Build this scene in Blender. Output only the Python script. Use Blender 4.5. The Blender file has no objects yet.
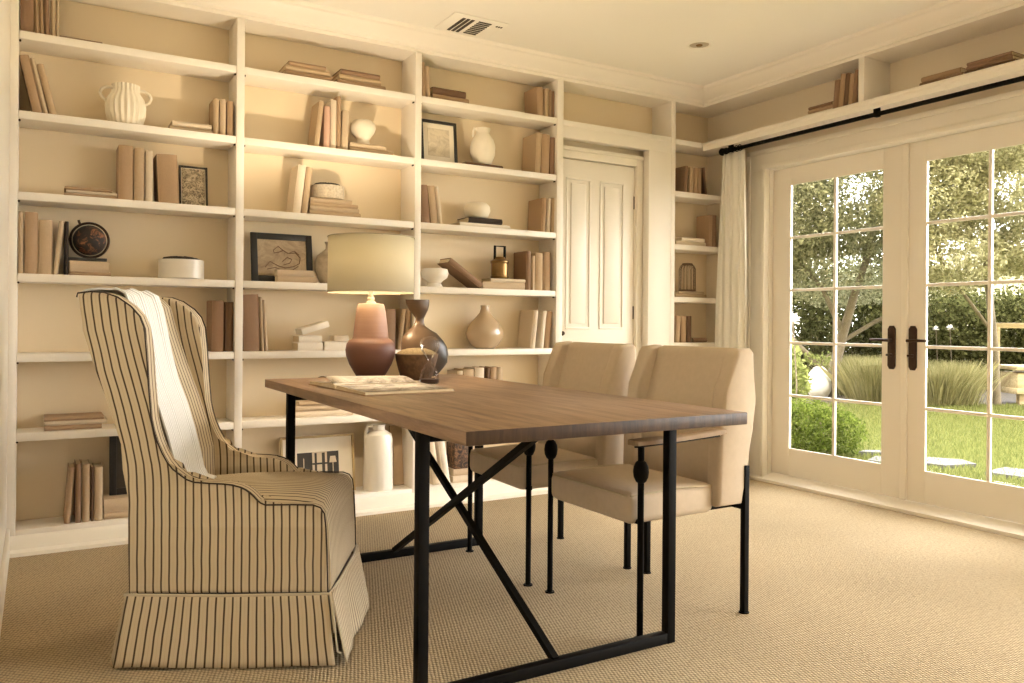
import bpy, bmesh, math, random
import numpy as np
from mathutils import Vector, Matrix, Euler
random.seed(7)
PI = math.pi
S = bpy.context.scene
COL = S.collection
rad = math.radians

# ------------------------------------------------------------------ camera
F, CX, CY, YAW, ROLL, H = 805.915, 512.0, 323.446, rad(30.506), rad(0.45), 1.013
cd = bpy.data.cameras.new('camera'); cam = bpy.data.objects.new('camera', cd); COL.objects.link(cam)
cd.sensor_width = 36; cd.lens = F * 36 / 1024
cd.shift_y = -(341.5 - CY) / 1024; cd.shift_x = 0
cd.clip_start = 0.02; cd.clip_end = 300
cam.matrix_world = Matrix.Translation((0, 0, H)) @ Matrix.Rotation(-YAW, 4, 'Z') @ Matrix.Rotation(rad(90), 4, 'X') @ Matrix.Rotation(ROLL, 4, 'Z')
S.camera = cam

def ray(x, y):                                   # survey helper: direction of a measured photo point
    u, v = x - CX, y - CY; c, s = math.cos(ROLL), math.sin(ROLL)
    u, v = c * u + s * v, -s * u + c * v
    return Vector((math.sin(YAW) + math.cos(YAW) * u / F, math.cos(YAW) - math.sin(YAW) * u / F, -v / F))
def onY(x, y, Y): d = ray(x, y) * (Y / ray(x, y).y); return d + Vector((0, 0, H))
def onX(x, y, X): d = ray(x, y) * (X / ray(x, y).x); return d + Vector((0, 0, H))
def gpt(px, D, z=0.0):                           # garden: column and distance
    u = (px - CX) / F; return Vector((D * (math.sin(YAW) + math.cos(YAW) * u), D * (math.cos(YAW) - math.sin(YAW) * u), z))

# ------------------------------------------------------------------ materials
MATS = {}
def nm(name):
    m = bpy.data.materials.new(name); m.use_nodes = True; nt = m.node_tree
    b = nt.nodes['Principled BSDF']; MATS[name] = m
    return m, nt, b
def N(nt, t, **k):
    n = nt.nodes.new(t)
    for a, v in k.items():
        if a in ('inp',):
            for i, x in v.items(): n.inputs[i].default_value = x
        else: setattr(n, a, v)
    return n
def plain(name, col, rough=.5, metal=0, var=.06, scale=12, bump=0., bscale=60, spec=.5, coat=0, sss=0):
    m, nt, b = nm(name); L = nt.links.new
    tc = N(nt, 'ShaderNodeTexCoord'); no = N(nt, 'ShaderNodeTexNoise', inp={'Scale': scale, 'Detail': 4})
    L(tc.outputs['Object'], no.inputs['Vector'])
    mx = N(nt, 'ShaderNodeMix', data_type='RGBA')
    mx.inputs[6].default_value = (*[c * (1 - var) for c in col], 1); mx.inputs[7].default_value = (*[min(1, c * (1 + var)) for c in col], 1)
    L(no.outputs['Fac'], mx.inputs[0]); L(mx.outputs[2], b.inputs['Base Color'])
    b.inputs['Roughness'].default_value = rough; b.inputs['Metallic'].default_value = metal
    b.inputs['Specular IOR Level'].default_value = spec; b.inputs['Coat Weight'].default_value = coat
    if bump:
        n2 = N(nt, 'ShaderNodeTexNoise', inp={'Scale': bscale, 'Detail': 3}); L(tc.outputs['Object'], n2.inputs['Vector'])
        bp = N(nt, 'ShaderNodeBump', inp={'Strength': bump, 'Distance': .004}); L(n2.outputs['Fac'], bp.inputs['Height']); L(bp.outputs[0], b.inputs['Normal'])
    return m
PAINT = plain('cream_paint', (.87, .81, .72), .42, var=.015, scale=3)
WALLP = plain('wall_paint', (.79, .69, .54), .6, var=.02, scale=2)
BACKSH = plain('shaded_back_paint', (.78, .65, .455), .55, var=.02, scale=2)  # same cream paint, with the shade of the recesses mixed into its colour
CEIL = plain('ceiling_paint', (.88, .84, .76), .8, var=.01, scale=2)
DOORP = plain('door_paint', (.84, .78, .68), .38, var=.015, scale=3)
TRIMW = plain('white_trim_paint', (.86, .80, .68), .35, var=.015, scale=3)
BLACK = plain('black_iron', (.005, .004, .003), .6, 0, var=.2, scale=30, spec=.09)
BRONZE = plain('dark_bronze', (.05, .03, .02), .38, .8, var=.3, scale=40)
BLACKP = plain('black_lacquer', (.012, .010, .008), .45)
LINEN = plain('cream_linen', (.56, .455, .335), .9, var=.07, scale=45, bump=.35, bscale=500, spec=.15)
LINEN2 = plain('cream_linen_piping', (.50, .42, .29), .9, var=.05, scale=45, spec=.15)
WOODARM = plain('weathered_wood', (.30, .20, .11), .6, var=.3, scale=30, bump=.3)
WHITEC = plain('white_ceramic', (.84, .78, .68), .3, var=.02, scale=8)
CHALK = plain('chalk_white_plaster', (.80, .72, .58), .75, var=.05, scale=15, bump=.2)
TANC = plain('tan_glazed_ceramic', (.47, .34, .21), .16, var=.06, scale=6, coat=.5)
MOTTLE = plain('mottled_stone', (.42, .34, .24), .7, var=.5, scale=30, bump=.5)
STONE = plain('pale_speckled_stone', (.50, .42, .31), .8, var=.5, scale=90, bump=.6, bscale=200)
DARKORG = plain('dark_dried_petals', (.035, .025, .018), .8, var=.8, scale=80, bump=1, bscale=120)
MOSS = plain('tan_dry_moss', (.27, .20, .11), .95, var=.5, scale=120, bump=1, bscale=300, spec=.1)
BARK = plain('dark_bark_bowl', (.12, .065, .03), .7, var=.8, scale=40, bump=1, bscale=60)
BRASS = plain('aged_brass', (.22, .13, .05), .28, .9, var=.5, scale=30)
PAGES = plain('book_pages', (.66, .54, .36), .9, var=.15, scale=60, spec=.1)
SAND = plain('dark_sand', (.06, .03, .02), .9)
CURT = plain('white_curtain_linen', (.90, .87, .79), .9, var=.04, scale=40, bump=.2, bscale=400, spec=.1)
GOLDW = plain('pale_gilt_wood', (.50, .36, .17), .5, var=.2, scale=30)
MATB = plain('cream_mat_board', (.78, .70, .56), .9)
DPRINT = plain('dark_print', (.035, .028, .022), .4, var=.5, scale=20)
LPRINT = plain('light_print', (.55, .45, .32), .4, var=.2, scale=20)
BOOKC = {k: plain('book_cloth_' + k, c, .75, var=.12, scale=25, spec=.25, bump=.15, bscale=300) for k, c in dict(
    tan=(.41, .275, .165), brown=(.27, .165, .10), cream=(.66, .55, .41), pale=(.54, .415, .28), pink=(.60, .38, .28),
    white=(.80, .72, .60), grey=(.40, .33, .24), dark=(.045, .03, .022), umber=(.15, .085, .05), sand=(.48, .35, .22)).items()}

def stripes():
    m, nt, b = nm('ticking_stripe_fabric'); L = nt.links.new
    uv = N(nt, 'ShaderNodeUVMap'); sp = N(nt, 'ShaderNodeSeparateXYZ'); L(uv.outputs[0], sp.inputs[0])
    no = N(nt, 'ShaderNodeTexNoise', inp={'Scale': 9, 'Detail': 1}); L(uv.outputs[0], no.inputs['Vector'])
    def math_(op, a, b_=None):
        n = N(nt, 'ShaderNodeMath', operation=op)
        for i, v in enumerate((a, b_)):
            if v is None: continue
            if isinstance(v, (int, float)): n.inputs[i].default_value = v
            else: L(v, n.inputs[i])
        return n.outputs[0]
    u = math_('ADD', sp.outputs[0], math_('MULTIPLY', no.outputs['Fac'], .006))
    def band(off, w):
        f = math_('FRACT', math_('ADD', math_('DIVIDE', u, .0235), off))
        d = math_('ABSOLUTE', math_('SUBTRACT', f, .5))
        mr = N(nt, 'ShaderNodeMapRange', inp={1: w * .8, 2: w * 1.2, 3: 1., 4: 0.}); L(d, mr.inputs[0]); return mr.outputs[0]
    fb = N(nt, 'ShaderNodeTexNoise', inp={'Scale': 700}); L(uv.outputs[0], fb.inputs['Vector'])
    m0 = N(nt, 'ShaderNodeMix', data_type='RGBA'); m0.inputs[6].default_value = (.49, .385, .25, 1); m0.inputs[7].default_value = (.58, .475, .325, 1); L(fb.outputs['Fac'], m0.inputs[0])
    m1 = N(nt, 'ShaderNodeMix', data_type='RGBA'); L(band(0, .11), m1.inputs[0]); L(m0.outputs[2], m1.inputs[6]); m1.inputs[7].default_value = (.075, .052, .035, 1)
    m2 = N(nt, 'ShaderNodeMix', data_type='RGBA'); 
    k = math_('MULTIPLY', band(.5, .03), .25); L(k, m2.inputs[0]); L(m1.outputs[2], m2.inputs[6]); m2.inputs[7].default_value = (.25, .18, .11, 1)
    L(m2.outputs[2], b.inputs['Base Color']); b.inputs['Roughness'].default_value = .95; b.inputs['Specular IOR Level'].default_value = .1
    bp = N(nt, 'ShaderNodeBump', inp={'Strength': .25, 'Distance': .002}); L(fb.outputs['Fac'], bp.inputs['Height']); L(bp.outputs[0], b.inputs['Normal'])
    return m
TICK = stripes()
def ribbed(name, c1, c2, per, axis=0, dist=.004):
    m, nt, b = nm(name); L = nt.links.new
    uv = N(nt, 'ShaderNodeUVMap'); w = N(nt, 'ShaderNodeTexWave', bands_direction='XYZ'[axis], inp={'Scale': 1 / per * 2 * PI / 20, 'Distortion': .4, 'Detail Scale': 4})
    L(uv.outputs[0], w.inputs['Vector']); r = N(nt, 'ShaderNodeValToRGB'); r.color_ramp.elements[0].color = (*c1, 1); r.color_ramp.elements[1].color = (*c2, 1)
    r.color_ramp.elements[0].position = .05; r.color_ramp.elements[1].position = .45
    L(w.outputs['Fac'], r.inputs[0]); L(r.outputs[0], b.inputs['Base Color']); b.inputs['Roughness'].default_value = .95; b.inputs['Specular IOR Level'].default_value = .1
    bp = N(nt, 'ShaderNodeBump', inp={'Strength': .7, 'Distance': dist}); L(w.outputs['Fac'], bp.inputs['Height']); L(bp.outputs[0], b.inputs['Normal'])
    return m
THROW = ribbed('white_ribbed_cotton', (.62, .59, .54), (.90, .88, .83), .011)
def carpet():
    m, nt, b = nm('sisal_carpet'); L = nt.links.new
    tc = N(nt, 'ShaderNodeTexCoord'); mp = N(nt, 'ShaderNodeMapping'); mp.inputs['Rotation'].default_value = (0, 0, rad(45)); L(tc.outputs['Object'], mp.inputs[0])
    no = N(nt, 'ShaderNodeTexNoise', inp={'Scale': 40, 'Detail': 2}); L(tc.outputs['Object'], no.inputs['Vector'])
    big = N(nt, 'ShaderNodeTexNoise', inp={'Scale': 1.3, 'Detail': 3}); L(tc.outputs['Object'], big.inputs['Vector'])
    waves = []
    for d, sc in (('X', 26), ('Y', 34)):
        w = N(nt, 'ShaderNodeTexWave', bands_direction=d, inp={'Scale': sc, 'Distortion': .8, 'Detail Scale': 8, 'Detail': 1}); L(mp.outputs[0], w.inputs['Vector']); waves.append(w)
    vr = N(nt, 'ShaderNodeTexVoronoi', inp={'Scale': 100, 'Randomness': .18}); ms = N(nt, 'ShaderNodeMapping'); ms.inputs['Scale'].default_value = (1, .62, 1); ms.inputs['Rotation'].default_value = (0, 0, rad(30)); L(tc.outputs['Object'], ms.inputs[0]); L(ms.outputs[0], vr.inputs['Vector'])
    mu = N(nt, 'ShaderNodeMath', operation='MULTIPLY_ADD', inp={1: -1.1, 2: .86}); L(vr.outputs['Distance'], mu.inputs[0])
    vo = N(nt, 'ShaderNodeTexNoise', inp={'Scale': 260, 'Detail': 1}); L(tc.outputs['Object'], vo.inputs['Vector'])
    ad = N(nt, 'ShaderNodeMath', operation='MULTIPLY_ADD', inp={1: .28}); L(vo.outputs['Fac'], ad.inputs[0]); L(mu.outputs[0], ad.inputs[2])
    r = N(nt, 'ShaderNodeValToRGB'); r.color_ramp.elements[0].color = (.14, .098, .052, 1); r.color_ramp.elements[1].color = (.62, .485, .30, 1)
    r.color_ramp.elements[0].position = .1; r.color_ramp.elements[1].position = .75
    L(ad.outputs[0], r.inputs[0])
    m2 = N(nt, 'ShaderNodeMix', data_type='RGBA', blend_type='MULTIPLY'); m2.inputs[0].default_value = .35; L(r.outputs[0], m2.inputs[6]); L(big.outputs['Fac'], m2.inputs[7])
    L(m2.outputs[2], b.inputs['Base Color']); b.inputs['Roughness'].default_value = .95; b.inputs['Specular IOR Level'].default_value = .12
    bp = N(nt, 'ShaderNodeBump', inp={'Strength': .9, 'Distance': .004}); L(ad.outputs[0], bp.inputs['Height']); L(bp.outputs[0], b.inputs['Normal'])
    return m
CARPET = carpet()
def wood(name, c1, c2, sc=(1.2, 14, 14), rough=.5):
    m, nt, b = nm(name); L = nt.links.new
    tc = N(nt, 'ShaderNodeTexCoord'); mp = N(nt, 'ShaderNodeMapping'); mp.inputs['Scale'].default_value = sc; L(tc.outputs['Object'], mp.inputs[0])
    no = N(nt, 'ShaderNodeTexNoise', inp={'Scale': 3, 'Detail': 8, 'Roughness': .65, 'Distortion': .6}); L(mp.outputs[0], no.inputs['Vector'])
    r = N(nt, 'ShaderNodeValToRGB'); r.color_ramp.elements[0].color = (*c1, 1); r.color_ramp.elements[1].color = (*c2, 1)
    r.color_ramp.elements[0].position = .3; r.color_ramp.elements[1].position = .68
    L(no.outputs['Fac'], r.inputs[0])
    sp = N(nt, 'ShaderNodeSeparateXYZ'); L(tc.outputs['Object'], sp.inputs[0])
    L(r.outputs[0], b.inputs['Base Color']); b.inputs['Roughness'].default_value = rough; b.inputs['Specular IOR Level'].default_value = .35
    bp = N(nt, 'ShaderNodeBump', inp={'Strength': .35, 'Distance': .003}); L(no.outputs['Fac'], bp.inputs['Height']); L(bp.outputs[0], b.inputs['Normal'])
    return m
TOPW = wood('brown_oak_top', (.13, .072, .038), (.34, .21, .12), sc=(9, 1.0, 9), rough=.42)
EDGEW = wood('shaded_oak_edge', (.022, .011, .006), (.085, .044, .022), sc=(16, 16, 2))  # ends of the oak top, their shade worked into a darker colour
TERRA_ = nm('two_tone_terracotta')
def terracotta():
    m, nt, b = TERRA_; L = nt.links.new
    tc = N(nt, 'ShaderNodeTexCoord'); sp = N(nt, 'ShaderNodeSeparateXYZ'); L(tc.outputs['Object'], sp.inputs[0])
    no = N(nt, 'ShaderNodeTexNoise', inp={'Scale': 25, 'Detail': 4}); mp = N(nt, 'ShaderNodeMapping'); mp.inputs['Scale'].default_value = (.3, .3, 6); L(tc.outputs['Object'], mp.inputs[0]); L(mp.outputs[0], no.inputs['Vector'])
    a = N(nt, 'ShaderNodeMath', operation='MULTIPLY_ADD', inp={1: .03}); L(no.outputs['Fac'], a.inputs[0]); L(sp.outputs['Z'], a.inputs[2])
    mr = N(nt, 'ShaderNodeMapRange', inp={1: .0, 2: .36}); L(a.outputs[0], mr.inputs[0])
    r = N(nt, 'ShaderNodeValToRGB'); e = r.color_ramp.elements; e[0].color = (.09, .036, .022, 1); e[1].color = (.48, .31, .23, 1); e[0].position = .15; e[1].position = 1
    x = e.new(.5); x.color = (.16, .068, .042, 1); x = e.new(.58); x.color = (.32, .17, .115, 1)
    L(mr.outputs[0], r.inputs[0]); L(r.outputs[0], b.inputs['Base Color']); b.inputs['Roughness'].default_value = .55
    bp = N(nt, 'ShaderNodeBump', inp={'Strength': .3, 'Distance': .003}); L(no.outputs['Fac'], bp.inputs['Height']); L(bp.outputs[0], b.inputs['Normal'])
    return m
TERRA = terracotta()
def side_graded():
    m, nt, b = nm('graded_dark_clay'); L = nt.links.new  # brown, darkening along X to near black
    tc = N(nt, 'ShaderNodeTexCoord'); sp = N(nt, 'ShaderNodeSeparateXYZ'); L(tc.outputs['Object'], sp.inputs[0])
    r = N(nt, 'ShaderNodeValToRGB'); mr = N(nt, 'ShaderNodeMapRange', inp={1: -.03, 2: .10}); L(sp.outputs['X'], mr.inputs[0]); L(mr.outputs[0], r.inputs[0])
    e = r.color_ramp.elements; e[0].color = (.11, .065, .034, 1); e[1].color = (.02, .015, .011, 1)
    L(r.outputs[0], b.inputs['Base Color']); b.inputs['Roughness'].default_value = .38; b.inputs['Metallic'].default_value = .15
    return m
VASEM = side_graded()
def glassmat(name, tint=(1, 1, 1), k=.9):
    m, nt, b = nm(name); L = nt.links.new; nt.nodes.remove(b); out = nt.nodes['Material Output']
    t = N(nt, 'ShaderNodeBsdfTransparent', inp={0: (*tint, 1)}); g = N(nt, 'ShaderNodeBsdfGlossy', inp={'Roughness': .02})
    lw = N(nt, 'ShaderNodeLayerWeight', inp={'Blend': .25}); mu = N(nt, 'ShaderNodeMath', operation='MULTIPLY', inp={1: k}); L(lw.outputs['Fresnel'], mu.inputs[0])
    mx = N(nt, 'ShaderNodeMixShader'); L(mu.outputs[0], mx.inputs[0]); L(t.outputs[0], mx.inputs[1]); L(g.outputs[0], mx.inputs[2]); L(mx.outputs[0], out.inputs[0])
    return m
PANE = glassmat('window_glass', (.97, .98, .97), .35)
BLOWN = glassmat('blown_glass', (.96, .95, .93), .55)
def shademat():
    m, nt, b = nm('cream_lamp_shade'); L = nt.links.new; nt.nodes.remove(b); out = nt.nodes['Material Output']
    d = N(nt, 'ShaderNodeBsdfDiffuse', inp={0: (.66, .59, .42, 1)}); t = N(nt, 'ShaderNodeBsdfTranslucent', inp={0: (.66, .58, .38, 1)})
    mx = N(nt, 'ShaderNodeMixShader', inp={0: .10}); L(d.outputs[0], mx.inputs[1]); L(t.outputs[0], mx.inputs[2]); L(mx.outputs[0], out.inputs[0])
    tc = N(nt, 'ShaderNodeTexCoord'); no = N(nt, 'ShaderNodeTexNoise', inp={'Scale': 200}); L(tc.outputs['Object'], no.inputs['Vector'])
    bp = N(nt, 'ShaderNodeBump', inp={'Strength': .15, 'Distance': .002}); L(no.outputs['Fac'], bp.inputs['Height']); L(bp.outputs[0], d.inputs['Normal'])
    return m
SHADE = shademat()
def glow(name, col, s):
    m, nt, b = nm(name); b.inputs['Emission Color'].default_value = (*col, 1); b.inputs['Emission Strength'].default_value = s
    b.inputs['Base Color'].default_value = (.9, .8, .6, 1); return m
BULB = glow('lit_bulb', (1, .72, .38), 12)
LENS = plain('downlight_lens', (.45, .38, .28), .3)
def etching(name, c1, c2, sc, lo=.42, hi=.56):
    m, nt, b = nm(name); L = nt.links.new
    tc = N(nt, 'ShaderNodeTexCoord'); no = N(nt, 'ShaderNodeTexNoise', inp={'Scale': sc, 'Detail': 9, 'Roughness': .75, 'Distortion': 1.2}); L(tc.outputs['Object'], no.inputs['Vector'])
    r = N(nt, 'ShaderNodeValToRGB'); r.color_ramp.elements[0].color = (*c1, 1); r.color_ramp.elements[1].color = (*c2, 1); r.color_ramp.elements[0].position = lo; r.color_ramp.elements[1].position = hi
    L(no.outputs['Fac'], r.inputs[0]); L(r.outputs[0], b.inputs['Base Color']); b.inputs['Roughness'].default_value = .7; return m
ETCH = etching('etched_print', (.10, .07, .04), (.58, .48, .33), 60)
SKETCH = etching('sepia_sketch', (.22, .15, .09), (.46, .35, .22), 14, .3, .6)
FAINT = etching('faint_pencil_print', (.46, .38, .27), (.66, .57, .42), 16, .35, .55)
GLOBE = etching('dark_map_print', (.015, .010, .008), (.30, .12, .05), 26, .5, .62)
SPECK = etching('dark_marbled_paper', (.03, .018, .012), (.25, .13, .06), 40, .45, .62)
def leafmat(name, c1, c2, tr=.35):
    m, nt, b = nm(name); L = nt.links.new; out = nt.nodes['Material Output']; nt.nodes.remove(b)
    ge = N(nt, 'ShaderNodeNewGeometry'); r = N(nt, 'ShaderNodeValToRGB'); r.color_ramp.elements[0].color = (*c1, 1); r.color_ramp.elements[1].color = (*c2, 1)
    L(ge.outputs['Random Per Island'], r.inputs[0])
    d = N(nt, 'ShaderNodeBsdfDiffuse'); t = N(nt, 'ShaderNodeBsdfTranslucent'); g = N(nt, 'ShaderNodeMixShader', inp={0: tr})
    L(r.outputs[0], d.inputs[0]); L(r.outputs[0], t.inputs[0]); L(d.outputs[0], g.inputs[1]); L(t.outputs[0], g.inputs[2]); L(g.outputs[0], out.inputs[0]); return m
OLIVE = leafmat('olive_leaves', (.13, .14, .075), (.56, .56, .38))
OLIVE2 = leafmat('bright_olive_leaves', (.22, .22, .11), (.68, .66, .45))
DARKL = leafmat('dark_evergreen_leaves', (.03, .034, .012), (.18, .19, .08))
BOXL = leafmat('boxwood_leaves', (.05, .075, .012), (.17, .22, .045))
LIMEL = leafmat('rose_leaves', (.16, .20, .06), (.42, .46, .18))
GRASSL = leafmat('ornamental_grass_blades', (.20, .20, .085), (.46, .43, .24))
LAWNL = leafmat('lawn_grass', (.12, .14, .045), (.25, .27, .10))
PETAL = leafmat('white_petals', (.75, .73, .68), (.95, .93, .90), .3)
TRUNK = plain('grey_olive_bark', (.20, .17, .125), .9, var=.4, scale=12, bump=1, bscale=20)
LAWNG = plain('lawn_ground', (.14, .15, .06), .95, var=.35, scale=5, bump=.6, bscale=60, spec=.05)
SOIL = plain('dark_soil', (.05, .038, .025), .95, var=.4, scale=6)
PAVE = plain('pale_paving', (.085, .085, .085), .8, var=.1, scale=6)
EGG = plain('white_glazed_urn', (.86, .87, .90), .35, var=.02)
FARW = plain('far_white_stucco', (.9, .88, .84), .9, var=.03)
PALEW = wood('pale_weathered_timber', (.34, .27, .16), (.60, .50, .33), sc=(2, 8, 8), rough=.8)
HOLE = plain('vent_shadow_metal', (.06, .045, .03), .7)

# ------------------------------------------------------------------ builder
class B:
    def __init__(s): s.bm = bmesh.new(); s.uv = s.bm.loops.layers.uv.new('UVMap')
    def box(s, a, b, bev=0, seg=2, M=None):
        x0, y0, z0 = a; x1, y1, z1 = b
        vs = [s.bm.verts.new(p) for p in ((x0,y0,z0),(x1,y0,z0),(x1,y1,z0),(x0,y1,z0),(x0,y0,z1),(x1,y0,z1),(x1,y1,z1),(x0,y1,z1))]
        fs = [s.bm.faces.new([vs[i] for i in q]) for q in ((3,2,1,0),(4,5,6,7),(0,1,5,4),(1,2,6,5),(2,3,7,6),(3,0,4,7))]
        if bev:
            es = list({e for f in fs for e in f.edges})
            r = bmesh.ops.bevel(s.bm, geom=es, offset=bev, segments=seg, profile=.5, affect='EDGES')
            vs = list({v for f in r['faces'] for v in f.verts} | {v for v in vs if v.is_valid})
        if M is not None: bmesh.ops.transform(s.bm, matrix=M, verts=vs)
        return vs
    def rings(s, rings, cap=True, closed=True, flip=False):
        R = [[s.bm.verts.new(p) for p in r] for r in rings]; n = len(R[0])
        for a, b in zip(R, R[1:]):
            for i in range(n if closed else n - 1):
                j = (i + 1) % n; q = [a[i], a[j], b[j], b[i]]
                if flip: q.reverse()
                s.bm.faces.new(q)
        if cap and closed:
            q = list(reversed(R[0])); s.bm.faces.new(q if not flip else R[0]); s.bm.faces.new(R[-1] if not flip else list(reversed(R[-1])))
        return R
    def lathe(s, prof, c=(0, 0, 0), seg=32, ex=1, ey=1, off=None, rib=None, cap=True):
        rs = []
        for k, (r, z) in enumerate(prof):
            ox = off[k] if off else 0
            rs.append([(c[0] + ox + max(r, 1e-4) * ex * math.cos(2*PI*i/seg) * (1 + (rib[0] * math.cos(rib[1]*2*PI*i/seg) if rib else 0)),
                        c[1] + max(r, 1e-4) * ey * math.sin(2*PI*i/seg) * (1 + (rib[0] * math.cos(rib[1]*2*PI*i/seg) if rib else 0)), c[2] + z) for i in range(seg)])
        return s.rings(rs, cap)
    def tube(s, pts, r, seg=10, sq=False, cap=True):
        pts = [Vector(p) for p in pts]; rs = []
        rr = r if isinstance(r, (list, tuple)) else [r] * len(pts)
        up = Vector((0, 0, 1)); prevn = None
        for i, p in enumerate(pts):
            t = (pts[min(i+1, len(pts)-1)] - pts[max(i-1, 0)]).normalized()
            n = prevn - t * prevn.dot(t) if prevn else (up.cross(t) if abs(t.dot(up)) < .95 else Vector((1, 0, 0)).cross(t).cross(t) * -1)
            if not prevn and abs(t.dot(up)) >= .95: n = Vector((1, 0, 0)) - t * t.x
            n.normalize(); prevn = n; bnm = t.cross(n)
            if sq: rs.append([p + (n * a + bnm * b_) * rr[i] for a, b_ in ((1, 1), (-1, 1), (-1, -1), (1, -1))])
            else: rs.append([p + (n * math.cos(2*PI*k/seg) + bnm * math.sin(2*PI*k/seg)) * rr[i] for k in range(seg)])
        return s.rings(rs, cap)
    def prism(s, poly, a0, a1, axis='y', bev=0, seg=3):
        def P(u, v, a): return {'y': (u, a, v), 'x': (a, u, v), 'z': (u, v, a)}[axis]
        A = [s.bm.verts.new(P(u, v, a0)) for u, v in poly]; Bv = [s.bm.verts.new(P(u, v, a1)) for u, v in poly]
        f1 = s.bm.faces.new(A); f2 = s.bm.faces.new(list(reversed(Bv))); n = len(poly); fs = [f1, f2]
        for i in range(n): fs.append(s.bm.faces.new([A[(i+1) % n], A[i], Bv[i], Bv[(i+1) % n]]))
        if bev:
            es = list(set(f1.edges) | set(f2.edges)); bmesh.ops.bevel(s.bm, geom=es, offset=bev, segments=seg, profile=.5, affect='EDGES')
    def grid(s, fn, nu, nv):
        V = [[s.bm.verts.new(fn(i / nu, j / nv)) for j in range(nv + 1)] for i in range(nu + 1)]
        for i in range(nu):
            for j in range(nv):
                f = s.bm.faces.new([V[i][j], V[i+1][j], V[i+1][j+1], V[i][j+1]])
                for l, (a, b) in zip(f.loops, ((i, j), (i+1, j), (i+1, j+1), (i, j+1))): l[s.uv].uv = (a / nu, b / nv)
        return V
    def uvf(s, fn):
        s.bm.normal_update()
        for f in s.bm.faces:
            for l in f.loops: l[s.uv].uv = fn(l.vert.co, f.normal)
    def mesh(s, name, mat, smooth=35):
        bmesh.ops.recalc_face_normals(s.bm, faces=s.bm.faces)
        me = bpy.data.meshes.new(name); s.bm.to_mesh(me); s.bm.free(); me.materials.append(mat)
        if smooth:
            me.shade_smooth(); me.set_sharp_from_angle(angle=rad(smooth))
        return me
    def obj(s, name, mat, parent=None, smooth=35, loc=None, rot=None):
        o = bpy.data.objects.new(name, s.mesh(name, mat, smooth)); COL.objects.link(o); o.parent = parent
        if loc is not None: o.location = loc
        if rot is not None: o.rotation_euler = rot
        return o
def thing(name, label, cat, loc=(0, 0, 0), rotz=0, group=None, rot=None):
    o = bpy.data.objects.new(name, None); COL.objects.link(o); o.empty_display_size = .05
    o.location = loc; o.rotation_euler = rot if rot else (0, 0, rotz); tag(o, label, cat, group); return o
def tag(o, label, cat, group=None, kind=None):
    o['label'] = label; o['category'] = cat
    if group: o['group'] = group
    if kind: o['kind'] = kind
    return o
def struct(o, label=None):
    o['kind'] = 'structure'
    if label: o['label'] = label
    return o
def bx(a, b, name, mat, parent=None, bev=0, **k):
    q = B(); q.box(a, b, bev); return q.obj(name, mat, parent, **k)

# ------------------------------------------------------------------ room numbers
Y0, YB = 4.07, 4.27                 # bookcase face, bookcase back
XR = 4.13                           # right wall
XU = 3.90                           # face of the overhead cabinet
XL = -.108                          # left wall
ZC = 2.60                           # ceiling
ZS = [2.261, 1.916, 1.566, 1.213, .864, .521, .104]
TH = .035
DIV = [(-.108, -.076), (.831, .868), (1.775, 1.812), (2.706, 2.751), (3.614, 3.651)]
YBK = -1.6                          # wall behind the camera

q = B(); q.box((-1.2, YBK, -.06), (4.25, 4.45, 0)); struct(q.obj('floor', CARPET, smooth=0), 'sisal carpet, woven tan, wall to wall')
q = B(); q.box((-1.2, YBK, ZC), (4.45, 4.45, ZC + .1)); struct(q.obj('ceiling', CEIL, smooth=0), 'cream painted ceiling')
q = B(); q.box((-.3, YB + .012, 0), (4.45, YB + .1, ZC)); struct(q.obj('wall_back', WALLP, smooth=0), 'cream wall behind the bookcase')
q = B(); q.box((XL - .12, 1.0, 0), (XL, YB + .012, ZC)); q.box((-1.2, .9, 0), (XL, 1.0, ZC)); q.box((-1.3, YBK, 0), (-1.2, 1.0, ZC)); struct(q.obj('wall_left', TRIMW, smooth=0), 'cream wall at the left edge')
q = B(); q.box((XL, 1.2, 0), (XL + .014, Y0 - .028, .12), .004); struct(q.obj('baseboard_left', TRIMW))
# right wall with the french door opening
DY0, DY1, DZ = 1.80, 3.70, 2.035     # opening
q = B()
q.box((XR, DY1 + .02, 0), (XR + .15, YB + .012, ZC)); q.box((XR, DY0 - .02, DZ + .02), (XR + .15, DY1 + .02, ZC)); q.box((XR, YBK, 0), (XR + .15, -1.3, ZC)); q.box((XR, 1.25, 0), (XR + .15, DY0 - .02, ZC)); q.box((XR, -1.3, 0), (XR + .15, 1.25, .06)); q.box((XR, -1.3, 2.15), (XR + .15, 1.25, ZC))
struct(q.obj('wall_right', WALLP, smooth=0), 'cream wall around the french doors')

q = B(); q.box((-1.3, YBK - .1, 0), (XR + .15, YBK, ZC)); struct(q.obj('wall_front', WALLP, smooth=0), 'cream wall behind the viewer')
q = B()
for y in (-1.3, -.45, .40, 1.21): q.box((XR + .04, y, .06), (XR + .09, y + .04, 2.15))
for z in (.06, 2.11): q.box((XR + .04, -1.3, z), (XR + .09, 1.25, z + .04))
wn = struct(q.obj('window_1', DOORP, smooth=0), 'tall glazed panels in the right wall, nearer the viewer')
q = B(); q.box((XR + .06, -1.28, .1), (XR + .064, 1.22, 2.11)); q.obj('pane', PANE, wn, smooth=0)
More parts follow.
